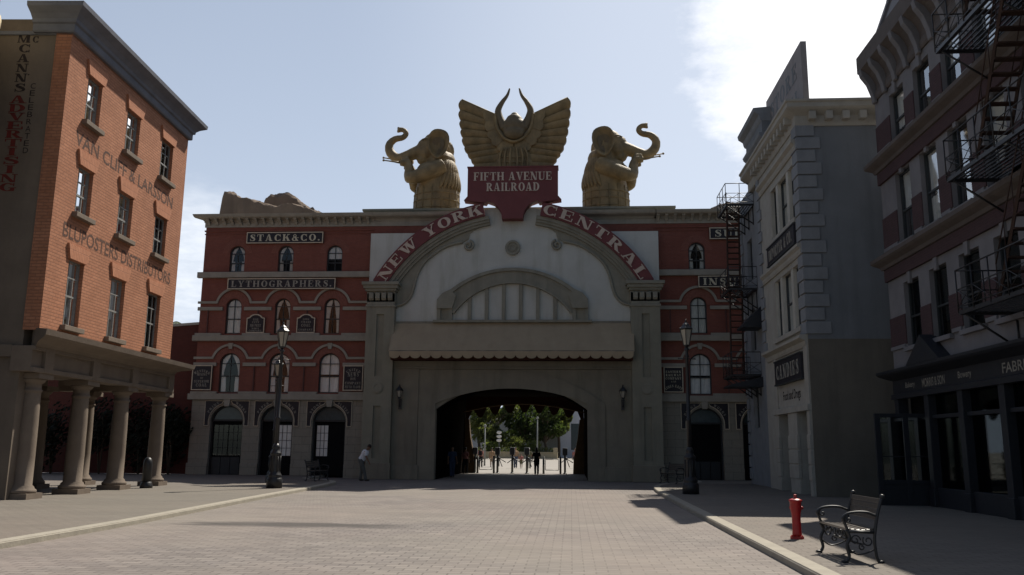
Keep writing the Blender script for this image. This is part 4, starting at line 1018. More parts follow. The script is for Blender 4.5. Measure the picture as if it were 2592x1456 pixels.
# ---------------------------------------------------------------- statues on the roof
def elephant(label, loc, s):
    """half figure of a trumpeting elephant in armour; s = +1 faces left, -1 faces right"""
    t = thing('elephant_statue', label, 'statue', loc, 0, 'elephant statues on the roof')
    m = Matrix.Diagonal((s, 1, 1, 1))
    def fin(b): return b.xf(m)
    def V(x, y, z): return (x, y, z)
    b = MB()
    el = [(0, .03, 1.36, 1.06), (.6, .04, 1.36, 1.06), (1.2, .06, 1.34, 1.06), (1.8, .09, 1.27, 1.02), (2.3, .12, 1.15, .95), (2.75, .16, 1.0, .86), (3.1, .2, .86, .76), (3.5, .2, .6, .55)]
    v = []; n = 28
    for z, x, rx, ry in el: v += [(x+rx*cos(2*PI*k/n), ry*sin(2*PI*k/n), z) for k in range(n)]
    b.add(v, [(i*n+k, i*n+(k+1) % n, (i+1)*n+(k+1) % n, (i+1)*n+k) for i in range(len(el)-1) for k in range(n)]+[tuple(range(n-1, -1, -1)), tuple((len(el)-1)*n+k for k in range(n))])
    b.ball((-.55, 0, 2.45), (.85, .85, .6), 14); b.ball((-.35, -.55, 2.55), (.8, .6, .55), 14); b.ball((-.35, .55, 2.55), (.8, .6, .55), 14)
    b.ball((.62, .1, 3.3), (.5, .6, .62), 14); b.ball((.25, 0, 3.3), (.8, .75, .7), 14)
    b.ball((-.3, 0, 4.12), (.80, .62, .88), 18); b.ball((-.72, 0, 4.28), (.52, .5, .5), 14); b.ball((-.22, 0, 4.62), (.62, .52, .5), 14)
    b.ball((-.75, 0, 3.45), (.5, .42, .38), 12); b.ball((-.62, -.3, 3.85), (.42, .3, .45), 12); b.ball((-.62, .3, 3.85), (.42, .3, .45), 12)
    tr = [(-.6, 0, 4.0), (-1.0, 0, 3.95), (-1.4, 0, 3.85), (-1.85, 0, 3.68), (-2.4, 0, 3.55), (-2.86, 0, 3.92), (-2.95, 0, 4.42), (-2.62, 0, 4.78), (-2.15, 0, 4.88), (-1.93, 0, 5.12), (-2.1, 0, 5.36), (-2.40, 0, 5.38)]
    rr = [.52, .46, .38, .33, .30, .28, .24, .20, .175, .155, .14, .17]
    pts = smooth_path(tr, 5); rs = []
    for i in range(len(tr)-1):
        for k in range(5): rs.append(rr[i]+(rr[i+1]-rr[i])*k/5)
    rs.append(rr[-1]); rs = [q*(1+.045*(i % 2)) for i, q in enumerate(rs)]
    b.tube(pts, rs, 12)
    b.ball((-2.44, -.0, 5.47), (.07, .1, .13), 8); b.ball((-2.46, 0, 5.27), (.07, .1, .1), 8)
    for q in (-1, 1):
        b.tube(smooth_path([(.5, q*.75, 2.75), (-.35, q*1.05, 2.3), (-1.2, q*1.05, 2.0), (-1.5, q*.85, 2.15), (-1.55, q*.62, 2.7), (-1.72, q*.5, 3.15)], 4), [.5, .5, .5, .5, .46, .45, .43, .42, .4, .38, .36, .34, .32, .31, .3, .29, .28, .27, .25, .24, .23], 12)
        b.ball((-1.78, q*.46, 3.28), (.24, .2, .2), 10)
        for k in range(4): b.tube(smooth_path([(-1.72+.0*k, q*.5, 3.36-.11*k), (-1.98, q*.56, 3.38-.11*k), (-2.04, q*.4, 3.36-.11*k), (-1.9, q*.28, 3.34-.11*k)], 3), .07, 6)
        b.tube([(-1.7, q*.4, 3.4), (-1.78, q*.3, 3.52), (-1.95, q*.28, 3.5)], [.09, .08, .06], 6)
    b.ball((-1.5, -.85, 2.0), (.3, .25, .3), 10); b.ball((-1.5, .85, 2.0), (.3, .25, .3), 10)
    remeshed(fin(b), 'body', 'statue', t, .055, 3)
    for q in (-1, 1):
        b = MB(); v = []; nr, na = 7, 26
        for lay in (0, 1):
            for i in range(nr+1):
                r = i/nr
                for k in range(na):
                    a = 2*PI*k/na
                    sh = 1+.10*cos(a-2.0)+.05*sin(3*a)
                    x = .22+.66*r*cos(a)*sh*(1+.07*sin(a)); z = 4.08+.92*r*sin(a)*sh
                    y = .60+.30*r*r+.06*sin(4*a)*r+(.10*math.exp(-((r-.9)/.12)**2))-lay*.1+.16*(x-.2)
                    v.append((x, q*y, z))
        f = []
        n1 = (nr+1)*na
        for lay in (0, 1):
            for i in range(nr):
                for k in range(na): f.append((lay*n1+i*na+k, lay*n1+i*na+(k+1) % na, lay*n1+(i+1)*na+(k+1) % na, lay*n1+(i+1)*na+k))
        for k in range(na): f.append((nr*na+k, nr*na+(k+1) % na, n1+nr*na+(k+1) % na, n1+nr*na+k))
        b.add(v, f, True); e = fin(b).build('ear', 'statue', t)
        b = MB(); v = [(.26, q*.50, 4.10)]; na = 22
        for i in range(1, 5):
            r = .62*i/4
            for k in range(na):
                a = 2*PI*k/na; sh = 1+.12*cos(a-2.0)+.07*sin(3*a); x = .16+.62*r*cos(a)*sh*(1+.07*sin(a)); v.append((x, q*(.60+.30*r*r+.06*sin(4*a)*r+.012+.16*(x-.2)-(0 if i > 1 else .02)), 4.04+.88*r*sin(a)*sh))
        f = [(0, 1+k, 1+(k+1) % na) for k in range(na)]+[(1+i*na+k, 1+i*na+(k+1) % na, 1+(i+1)*na+(k+1) % na, 1+(i+1)*na+k) for i in range(3) for k in range(na)]
        b.add(v, f, True); fin(b).build('ear_shade_disc', 'statue_dark', e)  # darker colour stands in for the shade inside the ear
        b = MB()
        if q < 0: a0, a1 = (-1.75, -.55, 3.05), (-3.05, -.95, 3.12)
        else: a0, a1 = (-1.75, .5, 3.5), (-3.45, .75, 3.88)
        A0, A1 = Vector(a0), Vector(a1); d = (A1-A0).normalized()
        b.tube([A0-d*.2, A0+d*.0, A0+d*.35, A0+d*.4], [.14, .24, .2, .07], 10); b.tube([A0+d*.35, A0+d*.8, A1], [.07, .05, .035], 8); b.ball(A1, .075, 8)
        fin(b).build('tusk', 'statue', t)
    # feathered cape over the back and shoulder, long overlapping plumes
    b = MB(); n = 15
    for row, (z0, z1, o0, o1) in enumerate(((3.35, 2.2, .0, .06), (2.75, 1.35, .0, .05))):
        for i in range(n):
            a0 = -82+164*(i+.5*row)/n
            pts = []
            for k in range(7):
                u = k/6; z = z0+(z1-z0)*u; a = rad(a0*(.72+.28*u)); zz = min(max(z, 0), 3.5)
                for (za, xa, ra, qa), (zb, xb, rb_, qb) in zip(el[:-1], el[1:]):
                    if za <= zz <= zb: w = (zz-za)/(zb-za); X = xa+(xb-xa)*w; RX = ra+(rb_-ra)*w; RY = qa+(qb-qa)*w
                g = o0+(o1-o0)*u+.02*row-.05; pts.append((X+(RX+g)*cos(a), (RY+g)*sin(a), z))
            b.tube(pts, [.07, .12, .135, .14, .135, .11, .03], 7)
    fin(b).build('cape', 'statue', t)
    b = MB()
    for z, k in ((.25, 1.0), (.7, 1.01), (1.12, 1.0)):
        pts = [(.045+1.36*k*cos(2*PI*i/32), 1.065*k*sin(2*PI*i/32), z) for i in range(33)]; b.tube(pts, .035, 6, cap=False)
    for a in range(0, 360, 24):
        b.tube([(.03+1.36*cos(rad(a)), 1.06*sin(rad(a)), .02), (.04+1.36*cos(rad(a)), 1.065*sin(rad(a)), .7), (.07+1.32*cos(rad(a)), 1.04*sin(rad(a)), 1.5)], .035, 5)
    fin(b).build('armour_bands', 'statue', t)
    b = MB()
    for q in (-1, 1):
        b.ball((-.86, q*.43, 4.22), (.07, .05, .05), 8)
    b.tube(smooth_path([(-1.12, -.0, 4.55), (-.7, -.52, 4.6), (-.1, -.62, 4.5)], 5), .05, 6); b.tube(smooth_path([(-1.12, .0, 4.55), (-.7, .52, 4.6), (-.1, .62, 4.5)], 5), .05, 6)
    fin(b).build('headband', 'statue_dark', t)
    return t
elephant('golden elephant statue facing left, on the roof left of the raised sign block', (-8.0, 48.6, 15.2), 1)
elephant('golden elephant statue facing right, on the roof right of the raised sign block', (2.16, 48.6, 15.2), -1)

wo = thing('winged_statue', 'golden winged ornament with two tall horns standing on the maroon sign block', 'statue', (AX, 46.6, 17.1))
OUT = [(-3.09, 4.41), (-3.13, 3.78), (-3.07, 3.15), (-3.0, 2.62), (-2.92, 2.1), (-2.79, 1.55), (-2.6, 1.12), (-2.38, .8), (-2.2, .45), (-2.08, .0)]
INN = [(-1.06, 3.44), (-1.3, 3.05), (-1.3, 2.75), (-1.24, 2.4), (-1.14, 2.05), (-1.02, 1.75), (-.9, 1.45), (-.78, 1.1), (-.7, .6), (-.62, .0)]
COV = [(-1.10, 3.46), (-1.04, 3.0), (-.96, 2.6), (-.8, 2.25), (-.55, 1.92), (-.28, 1.76), (0, 1.7)]
COO = [(-1.72, 3.72), (-1.64, 3.0), (-1.52, 2.4), (-1.3, 1.9), (-1.0, 1.5), (-.62, 1.18), (-.2, 1.0)]
for s in (1, -1):
    b = MB()
    for k in range(9):
        o0, o1, i0, i1 = OUT[k], OUT[k+1], INN[k], INN[k+1]
        y = -.02-.012*k; v = []
        nu, nv = 6, 10
        for lay in (0, 1):
            for j in range(nv+1):
                t_u = j/nv
                for i in range(nu+1):
                    u = .045+.91*i/nu
                    bulge = sin(PI*u)
                    x = (i0[0]+(i1[0]-i0[0])*u)*(1-t_u)+(o0[0]+(o1[0]-o0[0])*u)*t_u
                    z = (i0[1]+(i1[1]-i0[1])*u)*(1-t_u)+(o0[1]+(o1[1]-o0[1])*u)*t_u
                    if t_u > .85: x -= .16*bulge*(t_u-.85)/.15
                    v.append((s*x, y-.06*bulge*(.5+.5*t_u)+(.34 if lay else 0)-.24*(1-u)*(.4+.6*t_u), z))
        n1 = (nu+1)*(nv+1); f = []
        for lay in (0, 1):
            for j in range(nv):
                for i in range(nu): q = lay*n1+j*(nu+1)+i; f.append((q, q+1, q+nu+2, q+nu+1))
        per = [i for i in range(nu+1)]+[j*(nu+1)+nu for j in range(1, nv+1)]+[nv*(nu+1)+i for i in range(nu-1, -1, -1)]+[j*(nu+1) for j in range(nv-1, 0, -1)]
        for q in range(len(per)): a, c = per[q], per[(q+1) % len(per)]; f.append((a, c, c+n1, a+n1))
        b.add(v, f)
    b.tube([(s*-1.05, -.1, 3.46), (s*-3.09, -.1, 4.44)], .07, 6)
    wg = b.build('wing', 'statue', wo)
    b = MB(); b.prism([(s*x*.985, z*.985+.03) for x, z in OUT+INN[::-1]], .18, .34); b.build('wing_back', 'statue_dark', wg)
    b = MB()
    for k in range(6):
        o0, o1, i0, i1 = COO[k], COO[k+1], COV[k], COV[k+1]
        mid = ((o0[0]+o1[0])/2-(.0), (o0[1]+o1[1])/2); cen = ((i0[0]+i1[0])/2, (i0[1]+i1[1])/2)
        l = math.hypot(mid[0]-cen[0], mid[1]-cen[1]); ex = ((mid[0]-cen[0])/l*.12, (mid[1]-cen[1])/l*.12)
        p = [i0, i1, o1]+[(o1[0]+(o0[0]-o1[0])*q/6+ex[0]*sin(PI*q/6), o1[1]+(o0[1]-o1[1])*q/6+ex[1]*sin(PI*q/6)) for q in range(1, 6)]+[o0]
        b.prism([(s*x, z) for x, z in p], -.30-.03*(k % 2), -.05)
    b.build('covert_feathers', 'statue', wo)
    hp = smooth_path([(s*-.55, -.2, 2.55), (s*-.72, -.2, 2.9), (s*-.88, -.2, 3.3), (s*-.93, -.2, 3.73), (s*-.72, -.2, 4.18), (s*-.42, -.2, 4.62), (s*-.28, -.2, 5.05)], 5)
    hr = [.30-.26*(i/(len(hp)-1))**1.2 for i in range(len(hp))]
    b = MB(); b.tube(hp, hr, 10); b.build('horn', 'statue_dark', wo)
b = MB()
b.ball((0, -.15, 2.75), (.72, .55, .52), 18); b.ball((0, -.15, 3.05), (.52, .45, .42), 14); b.ball((.02, -.15, 3.35), (.27, .27, .24), 12)
b.ball((-.5, -.2, 2.6), (.32, .32, .35), 10); b.ball((.5, -.2, 2.6), (.32, .32, .35), 10); b.ball((0, -.35, 2.25), (.62, .4, .42), 14)
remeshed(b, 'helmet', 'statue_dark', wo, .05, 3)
b = MB(); cp = smooth_path([(-1.09, -.32, 3.45), (-1.05, -.36, 3.0), (-.95, -.38, 2.58), (-.76, -.4, 2.2), (-.5, -.42, 1.9), (0, -.44, 1.70), (.5, -.42, 1.9), (.76, -.4, 2.2), (.95, -.38, 2.58), (1.05, -.36, 3.0), (1.09, -.32, 3.45)], 5)
b.tube(cp, .085, 8); b.build('collar', 'statue', wo)
b = MB()
cr = [(-.98, 2.6)]+[(.98*cos(rad(a)), 2.62+.86*sin(rad(a))) for a in range(185, 356, 10)]+[(.98, 2.6)]+[(.75*cos(rad(a)), 2.5+.42*sin(rad(a))) for a in range(350, 189, -12)]
b.prism(cr, -.36, .05); b.build('bowl', 'statue_dark', wo)
b = MB(); b.ball((0, 0, .3), (1.15, .40, 1.6), 18)
remeshed(b, 'torso', 'statue', wo, .05, 2)
b = MB()
for x in (-.78, -.5, -.2, .2, .5, .78): b.tube(smooth_path([(x*.8, -.42, 1.35), (x*1.02, -.46+.12*x*x, .8), (x*.95, -.45+.2*x*x, .0)], 5), .06, 6)
for z in (.2, .5, .8): b.tube(smooth_path([(-.85, -.22, z+.05), (-.4, -.44, z), (0, -.47, z-.04), (.4, -.44, z), (.85, -.22, z+.05)], 4), .028, 5)
b.build('breast_bands', 'statue', wo)

# ---------------------------------------------------------------- rocks behind the roofs
def rock(label, top, y0, dep, zb, seed):
    """rock ridge with the given (x,z) skyline"""
    n = 70; m = 14; x0, x1 = top[0][0], top[-1][0]; v = []
    def zt(x):
        for (a, b_), (c, d) in zip(top[:-1], top[1:]):
            if a <= x <= c: return b_+(d-b_)*((x-a)/(c-a) if c > a else 0)
        return top[-1][1]
    for j in range(m+1):
        w = j/m; prof = math.sin(PI*min(.98, max(.02, w)))**.06
        for i in range(n+1):
            x = x0+(x1-x0)*i/n; h = zt(x)-zb
            nz = noise.fractal(Vector((x*.9+seed, w*5, 0)), .7, 2.2, 6)
            z = zb+h*prof+nz*.22*min(1, h)*(1 if 0 < j < m else 0)
            if j in (0, m): z = zb
            v.append((x+noise.noise(Vector((x*.7, w*4, seed)))*.2, y0+dep*(w-.5)+noise.noise(Vector((x*1.1, w*2, seed+9)))*.35+(w-.5)*0, z))
    b = MB(); b.add(v, [(j*(n+1)+i, j*(n+1)+i+1, (j+1)*(n+1)+i+1, (j+1)*(n+1)+i) for j in range(m) for i in range(n)])
    for k in (0, n): b.add([v[j*(n+1)+k] for j in range(m+1)], [tuple(range(m+1))])
    o = b.build('rock_formation', 'rock'); return tag(o, label, 'rock')
rock('brown artificial rock ridge with a high left point rising behind the left roof', [(-25.9, 18.6), (-25.85, 19.5), (-25.7, 20.25), (-25.2, 20.2), (-24.6, 19.85), (-23.6, 19.6), (-22.4, 19.2), (-21.6, 19.15), (-21.0, 19.3), (-20.2, 19.2), (-19.5, 18.95), (-18.6, 18.6), (-17.6, 17.9)], 60, 1.6, 17, 3)
rock('paler rounded rock knob peeping over the middle of the brown ridge', [(-23.9, 18.9), (-23.75, 20.6), (-23.3, 20.95), (-22.2, 21.0), (-21.3, 20.6), (-20.3, 19.9), (-19.0, 19.2)], 63, 1.6, 17.5, 8)
rock('brown rock hump behind the right roof beside the fire escape', [(9.3, 17.9), (10.1, 18.5), (11.3, 18.95), (13.2, 19.0), (15, 18.2)], 60, 1.6, 17, 14)

# ---------------------------------------------------------------- orange brick building with portico (left)
LB = thing('orange_brick_building', 'sunlit orange brick building with painted lettering over a stone portico', 'building', (-15.7, 24.7, 0), math.atan2(1, -.055))
def Lp(n, mb, mat, **k): return mb.build(n, mat, LB, **k)
X0, X1 = -.8, 8.65
cols = [(.41, 1.34), (3.22, 4.27), (6.18, 7.27)]; rows = [(11.93, 13.5), (8.84, 10.42), (5.22, 7.33)]
ops = [(a, c, z0, z1, 0) for a, c in cols for z0, z1 in rows]
b = MB(); wall(b, X0, X1, 4.9, 14.4, ops, d=.28)
b.add([(X1, 0, 4.9), (X1, 8, 4.9), (X1, 8, 14.4), (X1, 0, 14.4)], [(0, 1, 2, 3)]); b.add([(X0, 0, 4.9), (X0, .5, 4.9), (X0, .5, 14.4), (X0, 0, 14.4)], [(0, 1, 2, 3)])
Lp('brick_wall', b, 'brick_orange')
b = MB(); b.box(X0+.6, X1-.02, .4, 8, 4.6, 14.3); Lp('core', b, 'room')
b = MB(); b.box(X0-.0, X1, .02, 8, 14.3, 14.42); Lp('roof', b, 'left_cornice')
prof = [(.1, 14.34), (-.10, 14.34), (-.13, 14.38), (-.13, 14.60), (-.20, 14.63), (-.22, 14.74), (-.34, 14.86), (-.48, 14.95), (-.56, 15.0), (-.58, 15.14), (.1, 15.2)]
b = MB(); b.profile_x(prof, X0, X1, 1, 1)
o = Lp('cornice', b, 'left_cornice')
b = MB(); b.profile_x(prof, -1.2, 0, 0, 1); b.xf(Matrix.Translation((X0, 0, 0)) @ Matrix.Rotation(-PI/2, 4, 'Z')); b.build('cornice_return', 'left_cornice', o)
b = MB(); b.profile_x(prof, 0, 6, 1, 0); b.xf(Matrix.Translation((X1, 0, 0)) @ Matrix.Rotation(PI/2, 4, 'Z')); b.build('cornice_return', 'left_cornice', o)
k = 0
for (a, c) in cols:
    for (z0, z1) in rows:
        cx = (a+c)/2; w = c-a; h = z1-z0
        o = window(LB, cx, z0, w, h, 0, .13, (2, ((.42, .7) if h < 1.8 else (.46, .74))), 'frame_grey', curtain='side' if k in (0, 1, 3) else None, fr=.055, room=.27)
        k += 1
        m = MB(); m.prism([(-w/2-.05, h), (w/2+.05, h), (w/2+.20, h+.46), (-w/2-.20, h+.46)], -.13-.07, -.13+.02); q = m.build('flat_arch', 'brick_orange_arch', o)
        m = MB(); m.box(-w/2-.13, w/2+.13, -.13-.17, -.13+.14, -.16, 0.0); m.build('sill', 'left_stone', o, bevel=.015)
b = MB(); sans(b, 'VAN CLIFF & LARSSON', .02, 7.62, 10.98, 11.46, 0, .004, off=.012); Lp('painted_lettering', b, 'paint_black', recalc=False)
b = MB(); sans(b, 'BLUPOSTERS DISTRIBUTORS', -.12, 8.0, 7.93, 8.40, 0, .004, off=.01); Lp('painted_lettering', b, 'paint_black', recalc=False)
# plaster side wall with painted advertising
b = MB(); b.box(X0+.06, X0+.5, .48, 7, 0, 14.85); Lp('plaster_wall', b, 'left_plaster')
def side(b): return b.xf(Matrix.Translation((X0+.055, 0, 0)) @ Matrix.Rotation(-PI/2, 4, 'Z'))
b = MB(); z = 14.05
slab(b, 'M', -1.55, z, .27, width=.42, dp=.004); slab(b, 'C', -1.18, z, .22, width=.2, dp=.004)
for i, ch in enumerate('CANNS'): slab(b, ch, -1.5, z-.33*(i+1), .27, width=.38, dp=.004)
slab(b, "'", -1.27, z-.33*4+.12, .14, width=.08, dp=.004)
side(b).build('painted_lettering', 'paint_dark', LB)
b = MB()
for i, ch in enumerate('ADVERTISING'): slab(b, ch, -1.5, 12.02-.285*i, .25, width=.54 if ch != 'I' else .3, dp=.004)
side(b).build('painted_lettering', 'paint_red', LB)
b = MB()
for i, ch in enumerate('CELEBRATED'): sans(b, ch, -1.16, -1.0, 12.5-.235*i, 12.68-.235*i, 0, .004)
side(b).build('painted_lettering', 'paint_dark', LB)
# portico: ledge, entablature with sunk panels, columns, back wall
b = MB(); b.profile_x([(.3, 4.42), (-.06, 4.42), (-.1, 4.5), (-.22, 4.56), (-.5, 4.62), (-.62, 4.68), (-.66, 4.84), (.0, 4.95), (.3, 4.95)], X0-.1, X1+.4, 1, 1)
o = Lp('ledge', b, 'left_stone')
b = MB(); b.profile_x([(.3, 4.42), (-.06, 4.42), (-.1, 4.5), (-.22, 4.56), (-.5, 4.62), (-.62, 4.68), (-.66, 4.84), (.0, 4.95), (.3, 4.95)], 0, 5, 1, 0); b.xf(Matrix.Translation((X1+.4, 0, 0)) @ Matrix.Rotation(PI/2, 4, 'Z')); b.build('ledge_return', 'left_stone', o)
cxs = [-.1, 2.78, 5.7, 8.95]
b = MB()
edges = [X0-.1]+[v for c in cxs for v in (c-.2, c+.2)]+[X1+.05]
b.box(X0-.1, X1+.55, .08, .7, 3.68, 4.43)
for c in cxs: b.box(c-.24, c+.24, -.03, .1, 3.68, 4.43)
b.box(X0-.1, X1+.55, -.02, .08, 3.66, 3.80); b.box(X0-.1, X1+.55, -.02, .08, 4.30, 4.43)
b.box(X1-.1, X1+.545, .7, 4.4, 3.68, 4.43)
Lp('entablature', b, 'left_stone', bevel=.01)
b = MB(); b.box(X0-.1, X1-.11, .7, 4.4, 4.1, 4.45); Lp('portico_ceiling', b, 'left_plaster')
cprof = [(.0, .16), (.40, .16), (.42, .22), (.40, .27), (.35, .30), (.345, .34), (.285, .40), (.282, 1.2), (.272, 2.2), (.252, 3.05), (.25, 3.1), (.285, 3.13), (.285, 3.18), (.252, 3.2), (.252, 3.36), (.29, 3.38), (.36, 3.47), (.36, 3.5)]
cm = MB(); cm.lathe(cprof, (0, 0, 0), 28); cm.box(-.42, .42, -.42, .42, 0, .165); cm.box(-.40, .40, -.40, .40, 3.5, 3.665)
cme = cm.mesh('column'); cme.materials.append(M['left_stone'])
for x, y in [(c, .42) for c in cxs]+[(8.9, 3.3), (5.7, 3.4)]:
    o = D.objects.new('column', cme); COL.objects.link(o); o.parent = LB; o.location = (x, y, 0)
b = MB(); wall(b, X0, X1-1.2, 0, 4.1, [(.3, 1.3, 0, 3.0, 0), (2.6, 4.0, .5, 2.9, 0), (5.0, 6.3, 0, 2.9, 0)], d=.3, y=4.2); b.box(X0, X1-1.2, 4.5, 7, 0, 4.4); b.box(.5, .9, 2.6, 4.19, 0, 4.1)
Lp('portico_wall', b, 'left_plaster')
b = MB(); b.box(.36, 1.24, 4.36, 4.42, 0, 2.95); b.box(5.06, 6.24, 4.36, 4.42, 0, 2.85); Lp('door', b, 'door')
b = MB(); b.box(2.6, 4.0, 4.4, 4.43, .5, 2.9); Lp('shop_window', b, 'glass_shop')
# far left: rounded cream bay of the next building, only its edge in view
cb = thing('cream_building', 'cream stone bay with moulded ledges at the far left edge', 'building', (-17.9, 21.2, 0))
b = MB(); b.box(-7, -.25, -1.6, 2.65, 0, 16.2); b.build('wall', 'left_plaster', cb)
b = MB(); b.lathe([(0, 10.0), (.9, 10.2), (1.12, 10.5), (1.35, 10.62), (1.42, 10.75), (1.42, 11.0), (1.3, 11.1), (1.3, 11.45), (1.48, 11.55), (1.5, 11.75), (1.28, 11.8), (1.25, 13.4), (1.35, 13.5), (1.5, 13.62), (1.5, 13.85), (1.2, 13.9), (1.1, 15.5), (0, 15.8)], (0, 0, 0), 28); b.build('bay', 'cream', cb)

# low brick wall and shrubs in the gap behind the portico
lw = thing('low_brick_wing', 'low dark brick wing with sloping coping between the orange building and brick block', 'building', (-21.3, 47.2, 0))
b = MB(); b.prism([(-9, 0), (.1, 0), (.1, 8.42), (-9, 7.75)], 0, 3); b.build('wall', 'brick_dark', lw)
b = MB(); b.prism([(-9, 7.75), (.12, 8.42), (.12, 8.56), (-9, 7.9)], -.08, 3.1); b.build('coping', 'grey_trim', lw)

def leaf_blob(mb, c, r, n, size, rnd, shell=.55):
    for i in range(n):
        while True:
            p = Vector((rnd.uniform(-1, 1), rnd.uniform(-1, 1), rnd.uniform(-1, 1)))
            if shell < p.length < 1: break
        q = Vector((c[0]+p.x*r[0], c[1]+p.y*r[1], c[2]+p.z*r[2]))
        s = size*rnd.uniform(.6, 1.4); a = Vector((rnd.gauss(0, 1), rnd.gauss(0, 1), rnd.gauss(0, .6))).normalized(); d = a.orthogonal().normalized(); e = a.cross(d)
        mb.add([q-d*s, q+e*s*.45, q+d*s, q-e*s*.45], [(0, 1, 2, 3)])
def shrub(label, loc, h, w, seed, n=1300):
    rnd = random.Random(seed)
    t = thing('shrub', label, 'shrub', loc, 0, 'dark shrubs in the gap')
    b = MB()
    for i in range(7):
        a = rnd.uniform(0, 2*PI); leaf_blob(b, (cos(a)*w*.3, sin(a)*w*.3, h*rnd.uniform(.25, .8)), (w*.5, w*.45, h*.26), n//7, .13, rnd, .2)
    b.build('foliage', 'leaf_shade', t, recalc=False)
    b = MB()
    for i in range(4): b.tube([(0, 0, 0), (rnd.uniform(-.2, .2), rnd.uniform(-.2, .2), h*.4), (rnd.uniform(-.5, .5)*w*.6, rnd.uniform(-.4, .4)*w*.6, h*.75)], [.06, .045, .02], 6)
    b.build('stem', 'bark', t)
shrub('tall dark shrub against the low brick wing, nearest the stone corner', (-22.0, 46.2, 0), 3.8, 1.5, 1)
shrub('dark shrub in the middle of the row by the low brick wing', (-23.6, 46.0, 0), 4.0, 1.9, 2)
shrub('dark shrub behind the first portico columns, beyond the others', (-28.2, 45.4, 0), 4.2, 2.3, 9)
shrub('dark shrub behind the portico columns, farthest left of its row', (-25.6, 45.6, 0), 4.1, 2.2, 3)
# feathery tree tops over the low wing
def frond_tree(label, loc, h, seed, n, R=1.4):
    rnd = random.Random(seed); t = thing('palm_tree', label, 'tree', loc, 0, 'palms behind the low wing')
    b = MB(); b.tube([(0, 0, 0), (.1, 0, h*.5), (0, 0, h)], [.2, .16, .13], 8); b.build('trunk', 'bark', t)
    b = MB()
    for i in range(n):
        a = 2*PI*i/n+rnd.uniform(-.2, .2); up = rnd.uniform(.3, 1.2); pts = smooth_path([(0, 0, h), (cos(a)*R*.45, sin(a)*R*.45, h+R*.4*up), (cos(a)*R*.85, sin(a)*R*.85, h+R*.3*up), (cos(a)*R*1.1, sin(a)*R*1.1, h-R*.25+R*.2*up)], 6)
        b.tube(pts, .015, 4)
        for p in pts[3:]:
            for s in (-1, 1): 
                d = Vector((-sin(a)*s, cos(a)*s, -.7)).normalized()*rnd.uniform(.25, .45)
                sd = Vector((cos(a), sin(a), 0))*.03; b.add([p-sd, p+sd, p+d], [(0, 1, 2)])
    b.build('fronds', 'leaf2', t, recalc=False)
frond_tree('feathery grey green palm top showing over the low brick wing beside the orange wall', (-30.6, 62, 0), 10.2, 5, 13)
frond_tree('small palm tip just visible over the low wing coping, right of the other palm', (-28.6, 62, 0), 9.9, 6, 9, 1.0)

# ---------------------------------------------------------------- grey rendered building (right)
GB = thing('grey_building', 'grey rendered building with pale quoins and dark sign boards, right of the street', 'building', (8.55, 31.2, 0), -PI/2)
def Gp(n, mb, mat, **k): return bld(mb, n, mat, GB, **k)
GX = -6.9
b = MB(); wall(b, GX, 0, 5.5, 14.2, [(-4.55, -.75, 10.3, 12.42, 0), (-4.55, -.75, 6.12, 8.5, 0)], d=.3); Gp('street_wall', b, 'grey_trim')
b = MB(); wall(b, GX, 0, 0, 5.52, [(-4.6, -3.05, 0, 3.0, 0), (-1.75, -.35, 0, 3.0, 0)], d=.5, y=.0); Gp('ground_floor_wall', b, 'grey_trim')
b = MB(); b.box(.0, .06, 0, 9, 5.55, 14.2); Gp('side_wall', b, 'grey_wall')
b = MB(); b.box(.0, .055, 0, 9, 0, 5.55); Gp('side_wall_base', b, 'grey_low')
b = MB(); b.box(GX-4.6, -.01, .55, 9, 0, 14.15); Gp('core', b, 'room')
b = MB(); b.box(GX-4.6, .05, .35, 9, 14.0, 14.22); Gp('roof', b, 'board')
# far set-back bay that carries the fire escape
b = MB(); wall(b, GX-4.6, GX, 0, 14.0, [(GX-3.3, GX-2.2, 9.6, 11.6, 0), (GX-3.3, GX-2.2, 6.2, 8.2, 0), (GX-3.3, GX-2.2, 2.0+.6, 4.7, 0)], d=.3, y=.12); Gp('bay_wall', b, 'grey_quoin')
for z in (9.6, 6.2, 2.6): window(GB, GX-2.75, z, 1.1, 2.0, 0, .28, (1, (.5,)), 'frame_dark', fr=.06)
b = MB()
for i in range(17):
    z = 5.7+i*.5; l = .55 if i % 2 else .75
    b.box(-l, .07+.05, -.07, .62 if i % 2 else .82, z+.03, z+.47)
    b.box(GX-.05, GX+(.4 if i % 2 else .6), -.07, .1, z+.03, z+.47)
for i in range(24):
    z = .2+i*.55; b.box(GX-4.6, GX-4.6+(.35 if i % 2 else .5), .05, .2, z+.03, z+.52)
Gp('quoins', b, 'grey_quoin', bevel=.012)
prof = [(.1, 13.62), (-.05, 13.62), (-.08, 13.7), (-.08, 14.02), (-.14, 14.06), (-.36, 14.2), (-.42, 14.26), (-.42, 14.42), (-.48, 14.46), (-.48, 14.54), (.1, 14.6)]
b = MB(); b.profile_x(prof, -8.5, .06, 0, 1); o = Gp('cornice', b, 'grey_trim')
b = MB(); b.profile_x(prof, 0, 9, 1, 0); b.xf(Matrix.Translation((.06, 0, 0)) @ Matrix.Rotation(PI/2, 4, 'Z')); b.build('cornice_return', 'grey_trim', o)
b = MB()
for i in range(12): b.box(GX+.2+i*.56, GX+.42+i*.56, -.34, -.04, 13.86, 14.16)
b2 = MB()
for i in range(14): b2.box(.4+i*.62, .66+i*.62, -.34, -.04, 13.8, 14.12)
b2.xf(Matrix.Translation((.06, 0, 0)) @ Matrix.Rotation(PI/2, 4, 'Z')); b.add(b2.v, b2.f)
pieces(b, 'bracket', 'grey_trim', o, .02)
